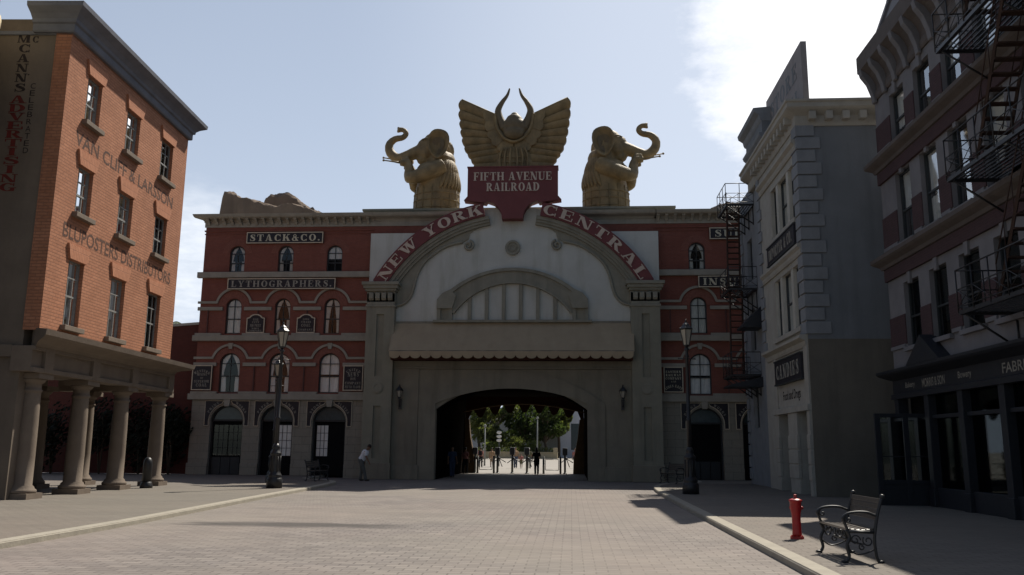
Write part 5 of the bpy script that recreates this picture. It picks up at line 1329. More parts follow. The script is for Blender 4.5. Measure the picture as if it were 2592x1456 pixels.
# taller block at the far end, behind the board
b = MB(); b.box(-8.75, -5.3, -.03, .9, 14.5, 16.3); o = Gp('attic_block', b, 'grey_wall')
b = MB(); b.profile_x([(.9, 16.0), (-.04, 16.0), (-.1, 16.1), (-.14, 16.28), (-.34, 16.42), (-.38, 16.6), (.9, 16.7)], -8.95, -5.28); b.profile_x([(.1, 15.2), (-.04, 15.2), (-.16, 15.32), (-.2, 15.44), (.1, 15.5)], -8.85, -5.29); pieces(b, 'moulding', 'grey_quoin', o)
def gmould(z, p):
    m = MB(); m.profile_x([(.05, z), (-.06, z), (-.1, z+.1), (-.1, z+.2), (-p, z+.3), (-p, z+.4), (.05, z+.45)], GX+.6, -.02, 0, 0); Gp('moulding', m, 'grey_trim')
gmould(12.75, .22); gmould(8.72, .2); gmould(5.3, .3)
m = MB(); m.box(-4.75, -.55, -.12, .02, 10.08, 10.26); m.box(-4.75, -.55, -.12, .02, 5.92, 6.1); Gp('sill', m, 'grey_trim', bevel=.01)
for z0, h in ((10.3, 2.12), (6.12, 2.38)):
    for xa, xb in ((-4.5, -3.65), (-3.3, -1.95), (-1.6, -.8)):
        window(GB, (xa+xb)/2, z0, xb-xa, h, 0, .16, (0, (.5,)), 'frame_dark', curtain='blind' if xb-xa > 1 else None, fr=.05)
    m = MB()
    for xa, xb in ((-4.55, -4.5), (-3.65, -3.3), (-1.95, -1.6), (-.8, -.75)): m.box(xa, xb, .02, .28, z0, z0+h)
    Gp('window_post', m, 'frame_white')
m = MB()
for xa, xb in ((-5.1, -4.6), (-3.05, -1.75), (-.35, .0)):
    m.box(xa, xb, -.1, .02, 0, 3.0)
    for zz in (.55, 1.1, 1.65): m.box(xa-.02, xb+.02, -.13, .0, zz, zz+.5)
m.box(-5.2, .02, -.16, .02, 3.0, 3.22); m.box(-5.1, -4.75, -.07, .02, 3.22, 5.3); m.box(-.5, .0, -.07, .02, 3.22, 5.3)
Gp('door_pier', m, 'grey_trim', bevel=.015)
for xa, xb in ((-4.6, -3.05), (-1.75, -.35)):
    m = MB(); m.box(xa, xb, .36, .42, 0, 3.0); o = Gp('door', m, 'door')
    m = MB(); m.box(xa+.2, xb-.2, .345, .3599, 1.0, 2.7); m.build('door_glass', 'glass_shop', o)
m = MB(); sans(m, 'Food and Drugs', -4.0, -1.35, 3.42, 3.9, 0, .006, off=.01); Gp('painted_lettering', m, 'paint_dark', recalc=False)
def gsign(label, x0, x1, z0, z1, txt, mat):
    t = thing('wall_sign', label, 'sign', (8.55-.16, 31.2-(x0+x1)/2, z0), -PI/2)
    w = x1-x0; h = z1-z0
    m = MB(); m.box(-w/2, w/2, 0, .14, 0, h); m.build('panel', 'navy', t, bevel=.01)
    m = MB(); m.box(-w/2-.03, w/2+.03, -.03, .14, -.04, .01); m.box(-w/2-.03, w/2+.03, -.03, .14, h-.01, h+.04); m.build('frame', 'frame_dark', t)
    m = MB(); slab(m, txt, 0, h*.2, h*.6, width=w*.85, y=0, dp=.012, gap=.25); m.build('lettering', mat, t)
gsign('long black board with faint letters between the two triple windows of the grey building', -4.95, -.55, 9.25, 10.0, 'IMPORTER & CO.', 'sign_text_dim')
gsign('black board with thin silver capitals above the doors of the grey building', -4.6, -.55, 4.2, 5.12, 'CANDIES', 'sign_text_dim')
# rooftop board
rb = thing('rooftop_board', 'big weathered advertising board standing on the edge of the grey roof', 'billboard', (8.92, 34.25, 14.22), -PI/2)
m = MB(); m.box(-2.95, 2.95, 0, .22, .1, 2.95); m.build('panel', 'board', rb, bevel=.01)
m = MB()
for x in (-2.4, -.8, .8, 2.4): m.box(x-.06, x+.06, .22, .34, 0, 2.8); m.box(x-.05, x+.05, .34, .9, 0, .1)
m.build('support', 'iron', rb)
m = MB(); slab(m, 'STORE', 0, 1.75, .7, width=4.4, dp=.006, gap=.2); slab(m, 'GENERAL', 0, .7, .6, width=4.6, dp=.006, gap=.2); m.build('lettering', 'grey_wall', rb)
# dark canvas awning below the far bay
m = MB(); m.prism([(0, 0), (0, .85), (-.95, -.1), (-.95, -.18), (0, -.18)], -.7, .7, 'x'); tag(m.build('side_awning', 'shop'), 'small black awning on the far bay behind the fire escape, at the middle floor', 'awning', loc=(8.67, 39.2, 7.2), rz=-PI/2)
m = MB(); m.prism([(0, 0), (0, .35), (-1.5, -.02), (-1.5, -.1), (0, -.1)], -.8, .8, 'x'); tag(m.build('side_awning', 'shop'), 'low black awning under the lowest fire escape landing', 'awning', loc=(8.67, 40.0, 4.5), rz=-PI/2)

# ---------------------------------------------------------------- fire escapes
def fire_escape(label, loc, rz, plats, x0, x1, depth, stairs, rail=1.0, mat='iron'):
    """iron balconies at heights plats, joined by steep stairs; local frame of the wall they hang on"""
    t = thing('fire_escape', label, 'fire escape', loc, rz)
    for z in plats:
        m = MB()
        for y in (-depth, -.06): m.box(x0, x1, y, y+.06, z-.1, z)
        for x in (x0, x1-.05): m.box(x, x+.05, -depth+.06, -.06, z-.1, z-.002)
        n = int(depth/.13)
        for i in range(1, n): y = -depth+depth*i/n; m.box(x0+.05, x1-.05, y-.022, y+.022, z-.04, z-.012)
        o = m.build('landing', mat, t)
        m = MB()
        def rl(p, q):
            for h in (rail, rail*.52, .08): m.tube([(p[0], p[1], z+h), (q[0], q[1], z+h)], .02 if h == rail else .014, 5)
            L_ = math.hypot(q[0]-p[0], q[1]-p[1]); k = max(1, round(L_/.85))
            for i in range(k+1):
                u = i/k; x, y = p[0]+(q[0]-p[0])*u, p[1]+(q[1]-p[1])*u; m.tube([(x, y, z-.05), (x, y, z+rail)], .018, 5)
                if i < k:
                    x2, y2 = p[0]+(q[0]-p[0])*(i+1)/k, p[1]+(q[1]-p[1])*(i+1)/k
                    m.tube([(x, y, z+.08), (x2, y2, z+rail*.52)], .01, 4); m.tube([(x, y, z+rail*.52), (x2, y2, z+.08)], .01, 4)
        rl((x0, -depth), (x1, -depth)); rl((x0, -depth), (x0, 0)); rl((x1, -depth), (x1, 0))
        m.build('railing', mat, t)
        m = MB()
        for x in (x0+.15, (x0+x1)/2, x1-.15):
            m.tube([(x, -.02, z-.95), (x, -depth+.1, z-.1)], .03, 6); m.tube([(x, -.03, z-1.0), (x, -.03, z-.1)], .025, 5)
        m.build('bracket', mat, t)
    for (xa, za, xb, zb, ya, yb) in stairs:
        m = MB(); n = max(4, int(abs(zb-za)/.27))
        for y in (ya, yb): m.tube([(xa, y, za), (xb, y, zb)], .045, 4, False); m.tube([(xa, y, za+.8), (xb, y, zb+.8)], .016, 5)
        for i in range(1, n):
            u = i/n; x = xa+(xb-xa)*u; z = za+(zb-za)*u; m.box(x-.1, x+.1, ya, yb, z-.018, z+.018)
        for i in range(0, n+1, 3):
            u = i/n; x = xa+(xb-xa)*u; z = za+(zb-za)*u; m.tube([(x, ya, z), (x, ya, z+.8)], .012, 4)
        m.build('stair', 'iron_rust', t)
    return t
fire_escape('black iron fire escape on the far bay of the grey building', (8.67, 31.2, 0), -PI/2, (13.05, 9.0, 5.0), -10.6, -8.3, 1.3,
    [(-9.6, 9.0, -9.1, 13.05, -1.12, -.55), (-9.6, 5.0, -9.1, 9.0, -1.12, -.55)])

# ---------------------------------------------------------------- white and maroon building (far right)
RB = thing('white_and_maroon_building', 'white stucco building with maroon brick panels and a dark shopfront at the right edge', 'building', (10.7, 29.0, 0), -PI/2)
def Rp(n, mb, mat, **k): return bld(mb, n, mat, RB, **k)
wx = [(1.3+1.98*i, 2.5+1.98*i) for i in range(9)]; RW = 20
rows = [(11.62, 13.3), (8.2, 10.55), (4.85, 6.92)]
b = MB(); wall(b, 0, RW, 4.15, 14.0, [(a, c, z0, z1, 0) for a, c in wx for z0, z1 in rows], d=.3)
b.add([(0, 0, 4.15), (0, 9, 4.15), (0, 9, 14), (0, 0, 14)], [(0, 1, 2, 3)]); Rp('upper_wall', b, 'white_wall')
b = MB(); b.box(.05, RW, .42, 9, 0, 14.1); Rp('core', b, 'room')
cur = ['side', None, 'blind', 'half', None, 'side', None, None, None]
for j, (z0, z1) in enumerate(rows):
    for i, (a, c) in enumerate(wx): window(RB, (a+c)/2, z0, c-a, z1-z0, 0, .14, (0, (.46,)), 'frame_dark', curtain=cur[(i+2*j) % 9] if j < 2 else None, fr=.06, glass='glass_low_refl')
for (z0, z1), k in zip(rows, (.62, .5, .52)):
    b = MB(); zt = z0+(z1-z0)*k; e = [0.0]+[v for w_ in wx for v in w_]+[RW]
    for i in range(0, len(e)-1, 2): b.box(e[i]+(.01 if i else -.015), e[i+1]-.01, -.035, .01, z0+.12, zt)
    Rp('maroon_panel', b, 'red_panel', bevel=.012)
    b = MB()
    for a, c in wx: b.box(a-.1, c+.1, -.12, .02, z0-.14, z0-.0)
    for i in range(0, len(e)-1, 2): b.box(e[i]+(.1 if i else -.02), e[i+1]-.1, -.06, .01, z0-.0, z0+.12)
    Rp('sill', b, 'white_wall', bevel=.01)
    b = MB()
    for a, c in wx: m_ = (a+c)/2; b.prism([(m_-.09, z1-.12), (m_+.09, z1-.12), (m_+.13, z1+.32), (m_-.13, z1+.32)], -.07, .02)
    Rp('keystone', b, 'white_wall', bevel=.01)
for z in (11.0, 7.6):
    b = MB(); b.profile_x([(.02, z-.02), (-.14, z), (-.18, z+.1), (-.34, z+.2), (-.40, z+.26), (-.40, z+.38), (.02, z+.44)], 0, RW, 1, 0); Rp('ledge', b, 'red_ledge')
    b = MB(); b.box(-.04, RW, -.09, .01, z-.42, z-.02); Rp('maroon_band', b, 'red_panel')
prof = [(.1, 13.6), (-.05, 13.6), (-.09, 13.68), (-.09, 13.86), (-.05, 13.92), (-.05, 14.1), (-.12, 14.3), (-.26, 14.52), (-.44, 14.66), (-.52, 14.72), (-.52, 15.3), (-.46, 15.38), (.1, 15.48)]
b = MB(); b.profile_x(prof, -.02, RW); o = Rp('cornice', b, 'red_ledge')
b = MB()
for i in range(14): x = .12+i*.95; b.prism([(-.04, 13.5), (-.13, 13.52), (-.17, 13.8), (-.3, 14.2), (-.5, 14.5), (-.55, 14.74), (-.04, 14.74)], x, x+.24, 'x')
pieces(b, 'bracket', 'white_wall', o, .015)
b = MB(); b.prism([(.02, 15.45), (.82, 17.6), (1.2, 17.7), (2.5, 15.45)], 0, RW, 'x'); o = Rp('mansard_roof', b, 'red_ledge')
b = MB(); b.prism([(-.03, 15.46), (-.03, 15.58), (.79, 17.72), (.9, 17.78), (1.0, 17.7)], -.12, .16, 'x'); b.prism([(.7, 17.5), (.78, 17.84), (1.3, 17.88), (1.3, 17.5)], -.1, RW, 'x')
for i in range(8): x = 1.0+i*1.98; b.prism([(.10, 15.75), (.62, 17.1), (.54, 17.13), (.02, 15.78)], x, x+1.3, 'x')
pieces(b, 'moulding', 'white_wall', o)
# shopfront
b = MB(); b.profile_x([(.1, 3.25), (-.12, 3.25), (-.12, 3.4), (-.06, 3.44), (-.06, 3.86), (-.16, 3.9), (-.4, 4.02), (-.45, 4.08), (-.45, 4.16), (.1, 4.25)], -.02, RW, 1, 0); o = Rp('shop_fascia', b, 'shop')
b = MB(); b.prism([(2.0, 4.18), (4.4, 4.18), (3.2, 5.0)], -.4, .05); b.build('fascia_gable', 'shop', o)
for txt, xa, xb, za, zb in (('Bakery', 1.0, 1.75, 3.52, 3.74), ('MORRIS & SON', 2.3, 3.9, 3.5, 3.76), ('Bowery', 4.75, 5.55, 3.52, 3.76), ('FABRICS', 7.2, 8.8, 3.5, 3.76)):
    b = MB(); sans(b, txt, xa, xb, za, zb, -.06, .008, off=.012); b.build('lettering', 'sign_text_dim', o, recalc=False)
b = MB()
for x in (.0, 2.35, 4.6, 6.9, 9.2, 11.5, 14): b.box(x, x+.3, -.08, .25, 0, 3.27); b.box(x-.04, x+.34, -.12, .2, 0, .5)
b.box(0, RW, 0, .2, 0, .55); b.box(0, RW, .02, .2, 2.55, 2.66)
Rp('shop_pier', b, 'shop', bevel=.012)
for x0, x1 in ((2.66, 4.59), (4.91, 6.89), (7.21, 9.19), (9.51, 11.49), (11.81, 13.99)):
    b = MB(); b.box(x0, x1, .15, .17, .55, 3.25); Rp('shop_window', b, 'glass_shop_dark')
# glazed screen that closes the alley corner
gs = thing('glazed_screen', 'dark framed glass door screen between the grey wall and the shopfront', 'door', (9.22, 26.9, 0))
b = MB()
for x in (0, .84, 1.72): b.box(x, x+.16, 0, .08, 0, 2.72)
b.box(.16, 1.72, .004, .076, 2.6, 2.72); b.box(.16, 1.72, .004, .076, .62, .74); b.box(.16, .84, .02, .06, 0, .62); b.box(1.0, 1.72, .02, .06, 0, .62); b.box(.16, 1.72, .03, .05, 1.42, 1.45)
b.build('frame', 'shop', gs, bevel=.008)
b = MB(); b.box(.16, .84, .035, .045, .74, 2.6); b.build('glass', 'glass_screen', gs)
b = MB(); b.box(1.0, 1.72, .035, .045, .74, 2.6); b.build('glass', 'glass_screen', gs)
b = MB(); b.box(1.9, 2.2, -.1, .3, 0, 2.5); b.box(1.86, 2.24, -.14, .34, 0, .7); b.build('pier', 'white_wall', gs, bevel=.01)
b = MB(); b.ball((2.05, -.13, 2.32), .03, 8); b.build('pilot_lamp', 'led', gs)
fire_escape('rusty fire escape with steep stairs across the white and maroon building', (10.7, 29.0, 0), -PI/2, (11.75, 8.3, 4.95), 7.9, 13.6, 1.3,
    [(9.2, 8.3, 11.2, 11.75, -1.15, -.5), (9.6, 4.95, 11.6, 8.3, -1.15, -.5), (9.2, 11.75, 11.2, 15.6, -1.15, -.5)])

# ---------------------------------------------------------------- street furniture
def street_lamp(label, loc, h=6.4):
    t = thing('street_lamp', label, 'street lamp', loc, 0, 'black cast iron street lamps')
    b = MB(); b.lathe([(0, 0), (.30, 0), (.30, .34), (.27, .38), (.24, .42), (.27, .46), (.24, .52), (.205, .58), (.19, .66), (.185, 1.22), (.2, 1.26), (.22, 1.3), (.2, 1.34), (.155, 1.4), (.13, 1.5), (.15, 1.54), (.12, 1.6), (.085, 1.68)], n=16)
    for k in range(8): a = 2*PI*k/8; b.tube([(.195*cos(a), .195*sin(a), .62), (.19*cos(a), .19*sin(a), 1.22)], .022, 5)
    b.build('base', 'iron', t)
    b = MB(); b.lathe([(.085, 1.66), (.08, 2.6), (.1, 2.63), (.1, 2.68), (.075, 2.71), (.06, h-1.35), (.09, h-1.3), (.06, h-1.22), (.05, h-1.1), (.11, h-1.02), (.06, h-.98), (.05, h-.92)], n=14)
    b.tube([(-.32, 0, h-1.38), (.32, 0, h-1.38)], .018, 6); b.ball((-.33, 0, h-1.38), .03, 6); b.ball((.33, 0, h-1.38), .03, 6)
    b.build('pole', 'iron', t)
    ln = MB(); ln.lathe([(.0, h-.93), (.1, h-.92), (.12, h-.88), (.115, h-.86)], n=6, smooth=False); ln.lathe([(0, h-.30), (.26, h-.29), (.265, h-.25), (.19, h-.17), (.15, h-.13), (.15, h-.10), (.09, h-.05), (.04, h), (.0, h+.01)], n=6, smooth=False)
    ln.lathe([(.03, h-.02), (.045, h+.02), (.02, h+.05), (.03, h+.08), (0, h+.12)], n=8)
    for k in range(6):
        a = 2*PI*k/6; ln.tube([(.118*cos(a), .118*sin(a), h-.88), (.238*cos(a), .238*sin(a), h-.29)], .015, 4, False)
        ln.ball((.25*cos(a), .25*sin(a), h-.25), .03, 6)
    o = ln.build('lantern', 'iron', t)
    g = MB(); g.lathe([(.105, h-.875), (.222, h-.30)], n=6, smooth=False); g.build('lamp_glass', 'lamp_glass', o)
    return t
l1 = street_lamp('tall black street lamp on the left pavement in front of the brick block windows', (-11.35, 32.7, 0), 6.3)
dup(l1, 'black street lamp standing farther back, almost hidden behind the tall left lamp post', (-13.1, 37.4, 0)).scale = (.9, .9, .86)
dup(l1, 'tall black street lamp on the right pavement near the rounded kerb end', (4.33, 32.1, 0), .3)

def bench(label, loc, rz):
    """cast iron bench, seat 1.15 m long; sitter faces local -y"""
    t = thing('bench', label, 'bench', loc, rz, 'cast iron street benches')
    L2 = .62
    b = MB()
    for i in range(6): y = -.215+i*.074; b.box(-L2+.02, L2-.02, y, y+.062, .455-.018*math.sin(PI*i/5), .485-.018*math.sin(PI*i/5))
    b.build('seat', 'wood', t, bevel=.006)
    b = MB()
    for i in range(4):
        z = .60+i*.08; y = .215+.2*(z-.48); b.prism([(y, z), (y+.025, z-.004), (y+.041, z+.066), (y+.016, z+.07)], -L2+.02, L2-.02, 'x')
    b.build('backrest', 'wood', t, bevel=.005)
    for s in (-1, 1):
        x = s*L2
        b = MB()
        b.tube(smooth_path([(x, -.25, .0), (x, -.22, .03), (x, -.19, .1), (x, -.215, .24), (x, -.17, .36), (x, -.215, .46)], 5), .024, 7)
        b.tube(smooth_path([(x, .25, .0), (x, .225, .03), (x, .20, .1), (x, .185, .28), (x, .20, .45), (x, .255, .7), (x, .325, .92)], 5), .024, 7)
        for yy, zz in ((-.26, .02), (.26, .02)): b.ball((x, yy, zz), (.035, .055, .022), 8)
        b.ball((x, .335, .94), (.033, .042, .036), 8)
        b.tube([(x, -.21, .44), (x, .21, .43)], .022, 6)
        for c, r, a0 in (((-.09, .32), .075, 0), ((.09, .31), .08, 2.4), ((.0, .22), .05, 1)):
            sp = [(x, c[0]+r*(1-.7*i/18)*cos(a0+i*.42), c[1]+r*(1-.7*i/18)*sin(a0+i*.42)) for i in range(19)]; b.tube(sp, .011, 5)
        b.tube(smooth_path([(x, -.20, .2), (x, -.08, .12), (x, .06, .14), (x, .19, .2)], 5), .012, 5)
        b.build('leg_frame', 'iron', t)
        b = MB(); b.tube(smooth_path([(x, -.19, .46), (x, -.23, .56), (x, -.25, .63), (x, -.18, .69), (x, -.04, .715), (x, .1, .71), (x, .19, .68), (x, .25, .66)], 5), .021, 7)
        sp = [(x, -.17+.055*(1-i/16)*cos(2.2+i*.45), .61+.055*(1-i/16)*sin(2.2+i*.45)) for i in range(15)]; b.tube(sp, .012, 5)
        b.build('armrest', 'iron', t)
    b = MB(); b.tube([(-L2, .0, .26), (L2, .0, .26)], .014, 5)
    for i in range(5):
        xx = -.42+i*.21; sp = [(xx+.07*cos(k*.5), -.19, .39+.06*sin(k*.5)*(1-k/20)) for k in range(14)]; b.tube(sp, .01, 4)
    b.build('stretcher', 'iron', t)
    return t
bn = bench('ornate black bench in the foreground on the right pavement, half in the sun', (4.20, 13.78, 0), rad(-89))
dup(bn, 'black bench beside the far end of the left kerb, seen from its end', (-11.85, 40.0, 0), rad(78))
dup(bn, 'black bench behind the right lamp post, in front of the stone doorways', (4.75, 41.5, 0), rad(-60))

hy = thing('fire_hydrant', 'red fire hydrant standing on the right pavement left of the ornate bench', 'hydrant', (4.13, 16.5, 0)); hy.scale = (.97, .97, .95)
b = MB(); b.lathe([(0, .05), (.082, .05), (.088, .09), (.082, .14), (.08, .42), (.084, .47), (.098, .52), (.104, .60), (.108, .69), (.122, .705), (.124, .73), (.10, .74), (.075, .755), (.0, .765)], n=22); b.build('barrel', 'hydrant', hy)
b = MB(); b.lathe([(0, 0), (.125, 0), (.125, .05), (.0, .05)], n=20, smooth=False)
for k in range(6): a = 2*PI*k/6+.3; b.lathe([(0, .045), (.016, .045), (.016, .065), (0, .065)], (.106*cos(a), .106*sin(a), 0), 6, False)
b.build('base_flange', 'hydrant', hy)
b = MB(); b.lathe([(0, .75), (.032, .76), (.03, .83), (0, .84)], n=5, smooth=False); b.build('top_nut', 'hydrant', hy)
for ang in (.1, 2.2):
    b = MB(); c, q = cos(ang), sin(ang); b.tube([(.09*c, .09*q, .58), (.125*c, .125*q, .58)], .035, 10); b.tube([(.125*c, .125*q, .58), (.14*c, .14*q, .58)], .02, 6); b.build('outlet_cap', 'hydrant', hy)

bo = thing('bollard', 'dark round topped bollard beside the last portico column', 'bollard', (-15.85, 31.6, 0))
b = MB(); b.lathe([(.17, .22), (.165, .9), (.15, 1.0), (.11, 1.08), (.05, 1.125), (0, 1.135)], n=20); b.build('post', 'iron', bo)
b = MB(); b.lathe([(0, 0), (.23, 0), (.23, .1), (.2, .16), (.19, .22), (.17, .23)], n=20); b.build('foot', 'iron', bo)

# ---------------------------------------------------------------- people
def person(label, loc, rz, h=1.72, lean=0, stride=.12, arms=None, shirt='white_cloth', legs='grey_cloth', skin='skin', hair='hair', long_hair=False, shorts=False, group=None, vox=.02, head_down=0, bag=False):
    t = thing('person', label, 'person', loc, rz, group); k = h/1.72
    hip = Vector((0, 0, .92)); tv = Vector((0, -sin(lean), cos(lean))); fw = Vector((0, -cos(lean), -sin(lean)))
    if lean > .3: hip.y += .12
    ch = hip+tv*.36; nk = hip+tv*.54
    hv = Vector((0, -sin(lean+head_down), cos(lean+head_down))); hf = Vector((0, -cos(lean+head_down), -sin(lean+head_down)))
    hd = nk+tv*.03+hv*.13
    b = MB()
    b.tube([hip-tv*.06, hip+tv*.06, hip+tv*.18, ch, hip+tv*.47, nk], [.13, .145, .125, .15, .12, .055], 12); b.tube([nk-tv*.03, hd-hv*.03], [.055, .05], 8)
    b.ball(hd, (.075, .09, .115), 12); b.ball(hd+hf*.055-hv*.055, (.05, .045, .05), 8); b.ball(hd+hf*.1-hv*.015, (.013, .02, .02), 6)
    for s in (-1, 1): b.ball(hd+Vector((s*.078, 0, 0))-hv*.01, (.012, .025, .03), 6)
    sh = [hip+tv*.475+Vector((s*.175, 0, 0)) for s in (-1, 1)]
    arms = arms or [[(-.06, .03, -.28), (-.02, -.08, -.26)], [(.06, .03, -.28), (.02, -.08, -.26)]]
    sl = MB(); fine = MB()
    for s, S, (e, w) in zip((-1, 1), sh, arms):
        E_ = S+Vector(e); W_ = E_+Vector(w); b.tube([S, (S+E_)/2, E_], [.055, .05, .042], 8); b.tube([E_, (E_+W_)/2, W_], [.043, .038, .03], 8)
        d = (W_-E_).normalized(); sd = Vector((0, -1, 0)).cross(d)
        if sd.length < .1: sd = Vector((1, 0, 0))
        sd.normalize(); pl_ = W_+d*.05; b.ball(W_+d*.045, (.032, .032, .045), 8)
        nrm = sd.cross(d).normalized()
        for i, ln in enumerate((.07, .08, .075, .06)):
            o = pl_+d*.03+sd*(-.027+.018*i); b.tube([o, o+d*ln*.5+nrm*.004, o+d*ln+nrm*.022], [.011, .0105, .009], 6)
        b.tube([W_+d*.02+sd*.03, W_+d*.05+sd*.055, W_+d*.085+sd*.06], [.013, .012, .010], 6)
        sl.tube([S+Vector((-s*.03, 0, .02)), (S+E_)/2, S+(E_-S)*.8], [.075, .07, .068], 9)
    tr = MB(); sho = MB()
    for s in (-1, 1):
        H = hip+Vector((s*.085, 0, -.02)); A_ = Vector((s*.09, s*stride*1.0, .075)); Kn = (H+A_)/2+Vector((s*.005, -.03, .02))
        b.tube([H, (H+Kn)/2, Kn, (Kn+A_)/2, A_], [.085, .075, .055, .052, .036], 9)
        end = A_+Vector((0, 0, .0)) if not shorts else Kn+(A_-Kn)*.1
        tr.tube([H+Vector((0, 0, .05)), (H+Kn)/2, Kn]+([(Kn+A_)/2, A_-Vector((0, 0, .02))] if not shorts else [end]), [.115, .10, .08]+([.072, .07] if not shorts else [.085]), 10)
        sho.ball(A_+Vector((0, -.065, -.035)), (.045, .13, .04), 10); sho.ball(A_+Vector((0, .0, -.02)), (.042, .055, .055), 8)
    tr.tube([hip-tv*.08, hip+tv*.05, hip+tv*.10], [.15, .16, .15], 12)
    sl.tube([hip+tv*.03, hip+tv*.14, hip+tv*.26, ch, hip+tv*.47, hip+tv*.53], [.165, .155, .15, .17, .15, .07], 14)
    for mb_ in (b, tr, sl, sho):
        mb_.v = [tuple(c*k for c in v) for v in mb_.v]
    body = remeshed(b, 'body', skin, t, .0115 if vox < .02 else .014, 1)
    remeshed(sl, 'shirt', shirt, t, vox, 2); remeshed(tr, 'trousers', legs, t, vox, 2); sho.build('shoes', 'shoe', t)
    hb = MB(); hb.ball((hd+hv*.028-hf*.018)*k, (.084*k, .098*k, .105*k), 12)
    if long_hair: hb.ball((hd-hv*.1-hf*.06)*k, (.09*k, .07*k, .16*k), 10)
    hb.build('hair', hair, t)
    if bag:
        bb = MB(); bb.box(-.15, .15, .10, .25, 1.0, 1.42); bb.build('backpack', 'black_cloth', t, bevel=.05)
    return t
person('person in a white shirt and grey trousers, bent forward near the left pilaster', (-10.45, 43.2, RZ), rad(85), 1.9, lean=.5, stride=.16, arms=[[(-.02, -.08, -.27), (.02, -.12, -.22)], [(.02, .14, -.25), (-.02, -.02, -.26)]], skin='skin_dark', head_down=.25, vox=.018)
person('person in a blue shirt and jeans standing in the dark passage by its left wall', (-6.95, 50.5, RZ), rad(20), 1.75, shirt='blue_cloth', legs='blue_cloth')
person('person in a pale top with dark trousers deep in the shade left of the turnstiles', (-7.0, 57.2, RZ), rad(160), 1.68, shirt='pink_cloth', legs='black_cloth')
person('person in dark clothes with long black hair walking out through the turnstiles', (-2.25, 56.6, RZ), rad(185), 1.72, stride=.1, shirt='black_cloth', legs='black_cloth', long_hair=True, arms=[[(-.06, -.06, -.26), (.04, -.2, -.1)], [(.1, .02, -.27), (.02, -.1, -.22)]])
person('person in black trousers carrying a dark backpack, beyond the left turnstile', (-7.85, 75, RZ), rad(175), 1.7, shirt='pink_cloth', legs='black_cloth', bag=True, stride=.1)
person('person in light shorts walking beside the one with the backpack', (-7.05, 77, RZ), rad(170), 1.66, shirt='tan_cloth', legs='tan_cloth', shorts=True)
person('person in a tan top behind the second turnstile head', (-4.75, 74, RZ), rad(10), 1.74, shirt='tan_cloth', legs='blue_cloth')
person('child in a pink top and olive shorts walking next to an adult in tan', (-4.2, 73, RZ), rad(5), 1.22, shirt='pink_cloth', legs='green_cloth', shorts=True, stride=.16)
person('person in a white cap hidden behind the third turnstile head', (-3.5, 72, RZ), rad(0), 1.68, shirt='green_cloth', legs='grey_cloth', hair='white_cloth')
person('person in a light red top at the far right end of the gates', (.35, 76, RZ), rad(15), 1.7, shirt='pink_cloth', legs='grey_cloth')

# ---------------------------------------------------------------- gates and what lies beyond the arch
def turnstile(label, loc):
    t = thing('turnstile', label, 'turnstile', loc, 0, 'turnstiles under the arch')
    b = MB(); b.tube([(0, 0, 0), (0, 0, 1.3)], .075, 10); b.lathe([(0, 0), (.14, 0), (.14, .04), (.08, .07)], n=12); b.build('post', 'steel', t)
    b = MB(); b.box(-.17, .17, -.16, .16, 1.22, 1.72); b.build('head', 'machine', t, bevel=.05)
    b = MB()
    for a in (-25, -65, -150): b.tube([(.1, 0, 1.0), (.1+.5*cos(rad(a)), .05, 1.0+.62*sin(rad(a)))], .028, 6)
    b.ball((.1, 0, 1.0), .09, 8); b.build('arm', 'machine', t)
    return t
tl = ['turnstile nearest the left wall of the passage', 'turnstile in front of the person with the backpack', 'turnstile in the middle of the passage', 'turnstile just left of the person in dark clothes', 'turnstile at the right end of the row']
for i, x in enumerate((-6.5, -4.97, -3.97, -2.98, -.42)):
    o = turnstile(tl[i], (x, 58.5, RZ)) if i == 0 else dup(o0, tl[i], (x, 58.5, RZ))
    if i == 0: o0 = o
def gate_rail(label, x0, x1, y=58.3):
    t = thing('barrier', label, 'barrier', (0, y, RZ), 0, 'tubular barriers between the turnstiles')
    b = MB()
    for x in (x0, x1): b.tube([(x, 0, 0), (x, 0, 1.15)], .07, 8)
    b.build('post', 'steel', t)
    b = MB(); b.tube([(x0+.12, 0, .95), (x1-.12, 0, .95)], .022, 6); b.tube([(x0+.12, 0, .25), (x1-.12, 0, .25)], .022, 6); b.tube([(x0+.12, 0, .25), (x0+.12, 0, .95)], .022, 6); b.tube([(x1-.12, 0, .25), (x1-.12, 0, .95)], .022, 6)
    b.build('rail', 'steel', t)
gate_rail('tubular barrier with a square rail in the left part of the passage', -6.3, -5.2)
gate_rail('tubular barrier with a square rail in the right part of the passage', -1.85, -.72)
sp = thing('signpost', 'slim post with three white oval plates one above another, beyond the turnstiles', 'sign', (-6.67, 80, RZ))
b = MB(); b.tube([(0, 0, 0), (0, 0, 3.2)], .05, 8); b.build('post', 'iron', sp)
for z in (3.08, 2.72, 2.36):
    b = MB(); b.ball((0, -.08, z), (.24, .03, .135), 16); b.build('plate', 'white_sign', sp)
def flood_lamp(label, loc, h):
    t = thing('street_lamp', label, 'street lamp', loc, 0, 'slim grey lamp posts on the plaza')
    b = MB(); b.tube([(0, 0, 0), (0, 0, h)], [.09, .06], 8); b.build('pole', 'grey_build', t)
    b = MB(); b.lathe([(0, h-.05), (.1, h), (.16, h+.12), (.08, h+.26), (0, h+.28)], n=10); b.build('lantern', 'grey_build', t)
flood_lamp('slim pale lamp post in front of the trees, left of the three white plates', (-8.2, 82, RZ), 3.6)
flood_lamp('slim pale lamp post with a white lantern in the dark trees, right of the middle', (-3.9, 100, RZ), 5.0)
pw = thing('planter', 'long low ochre planter wall with a hedge across the far sunny plaza', 'planter', (-8.5, 140, RZ))
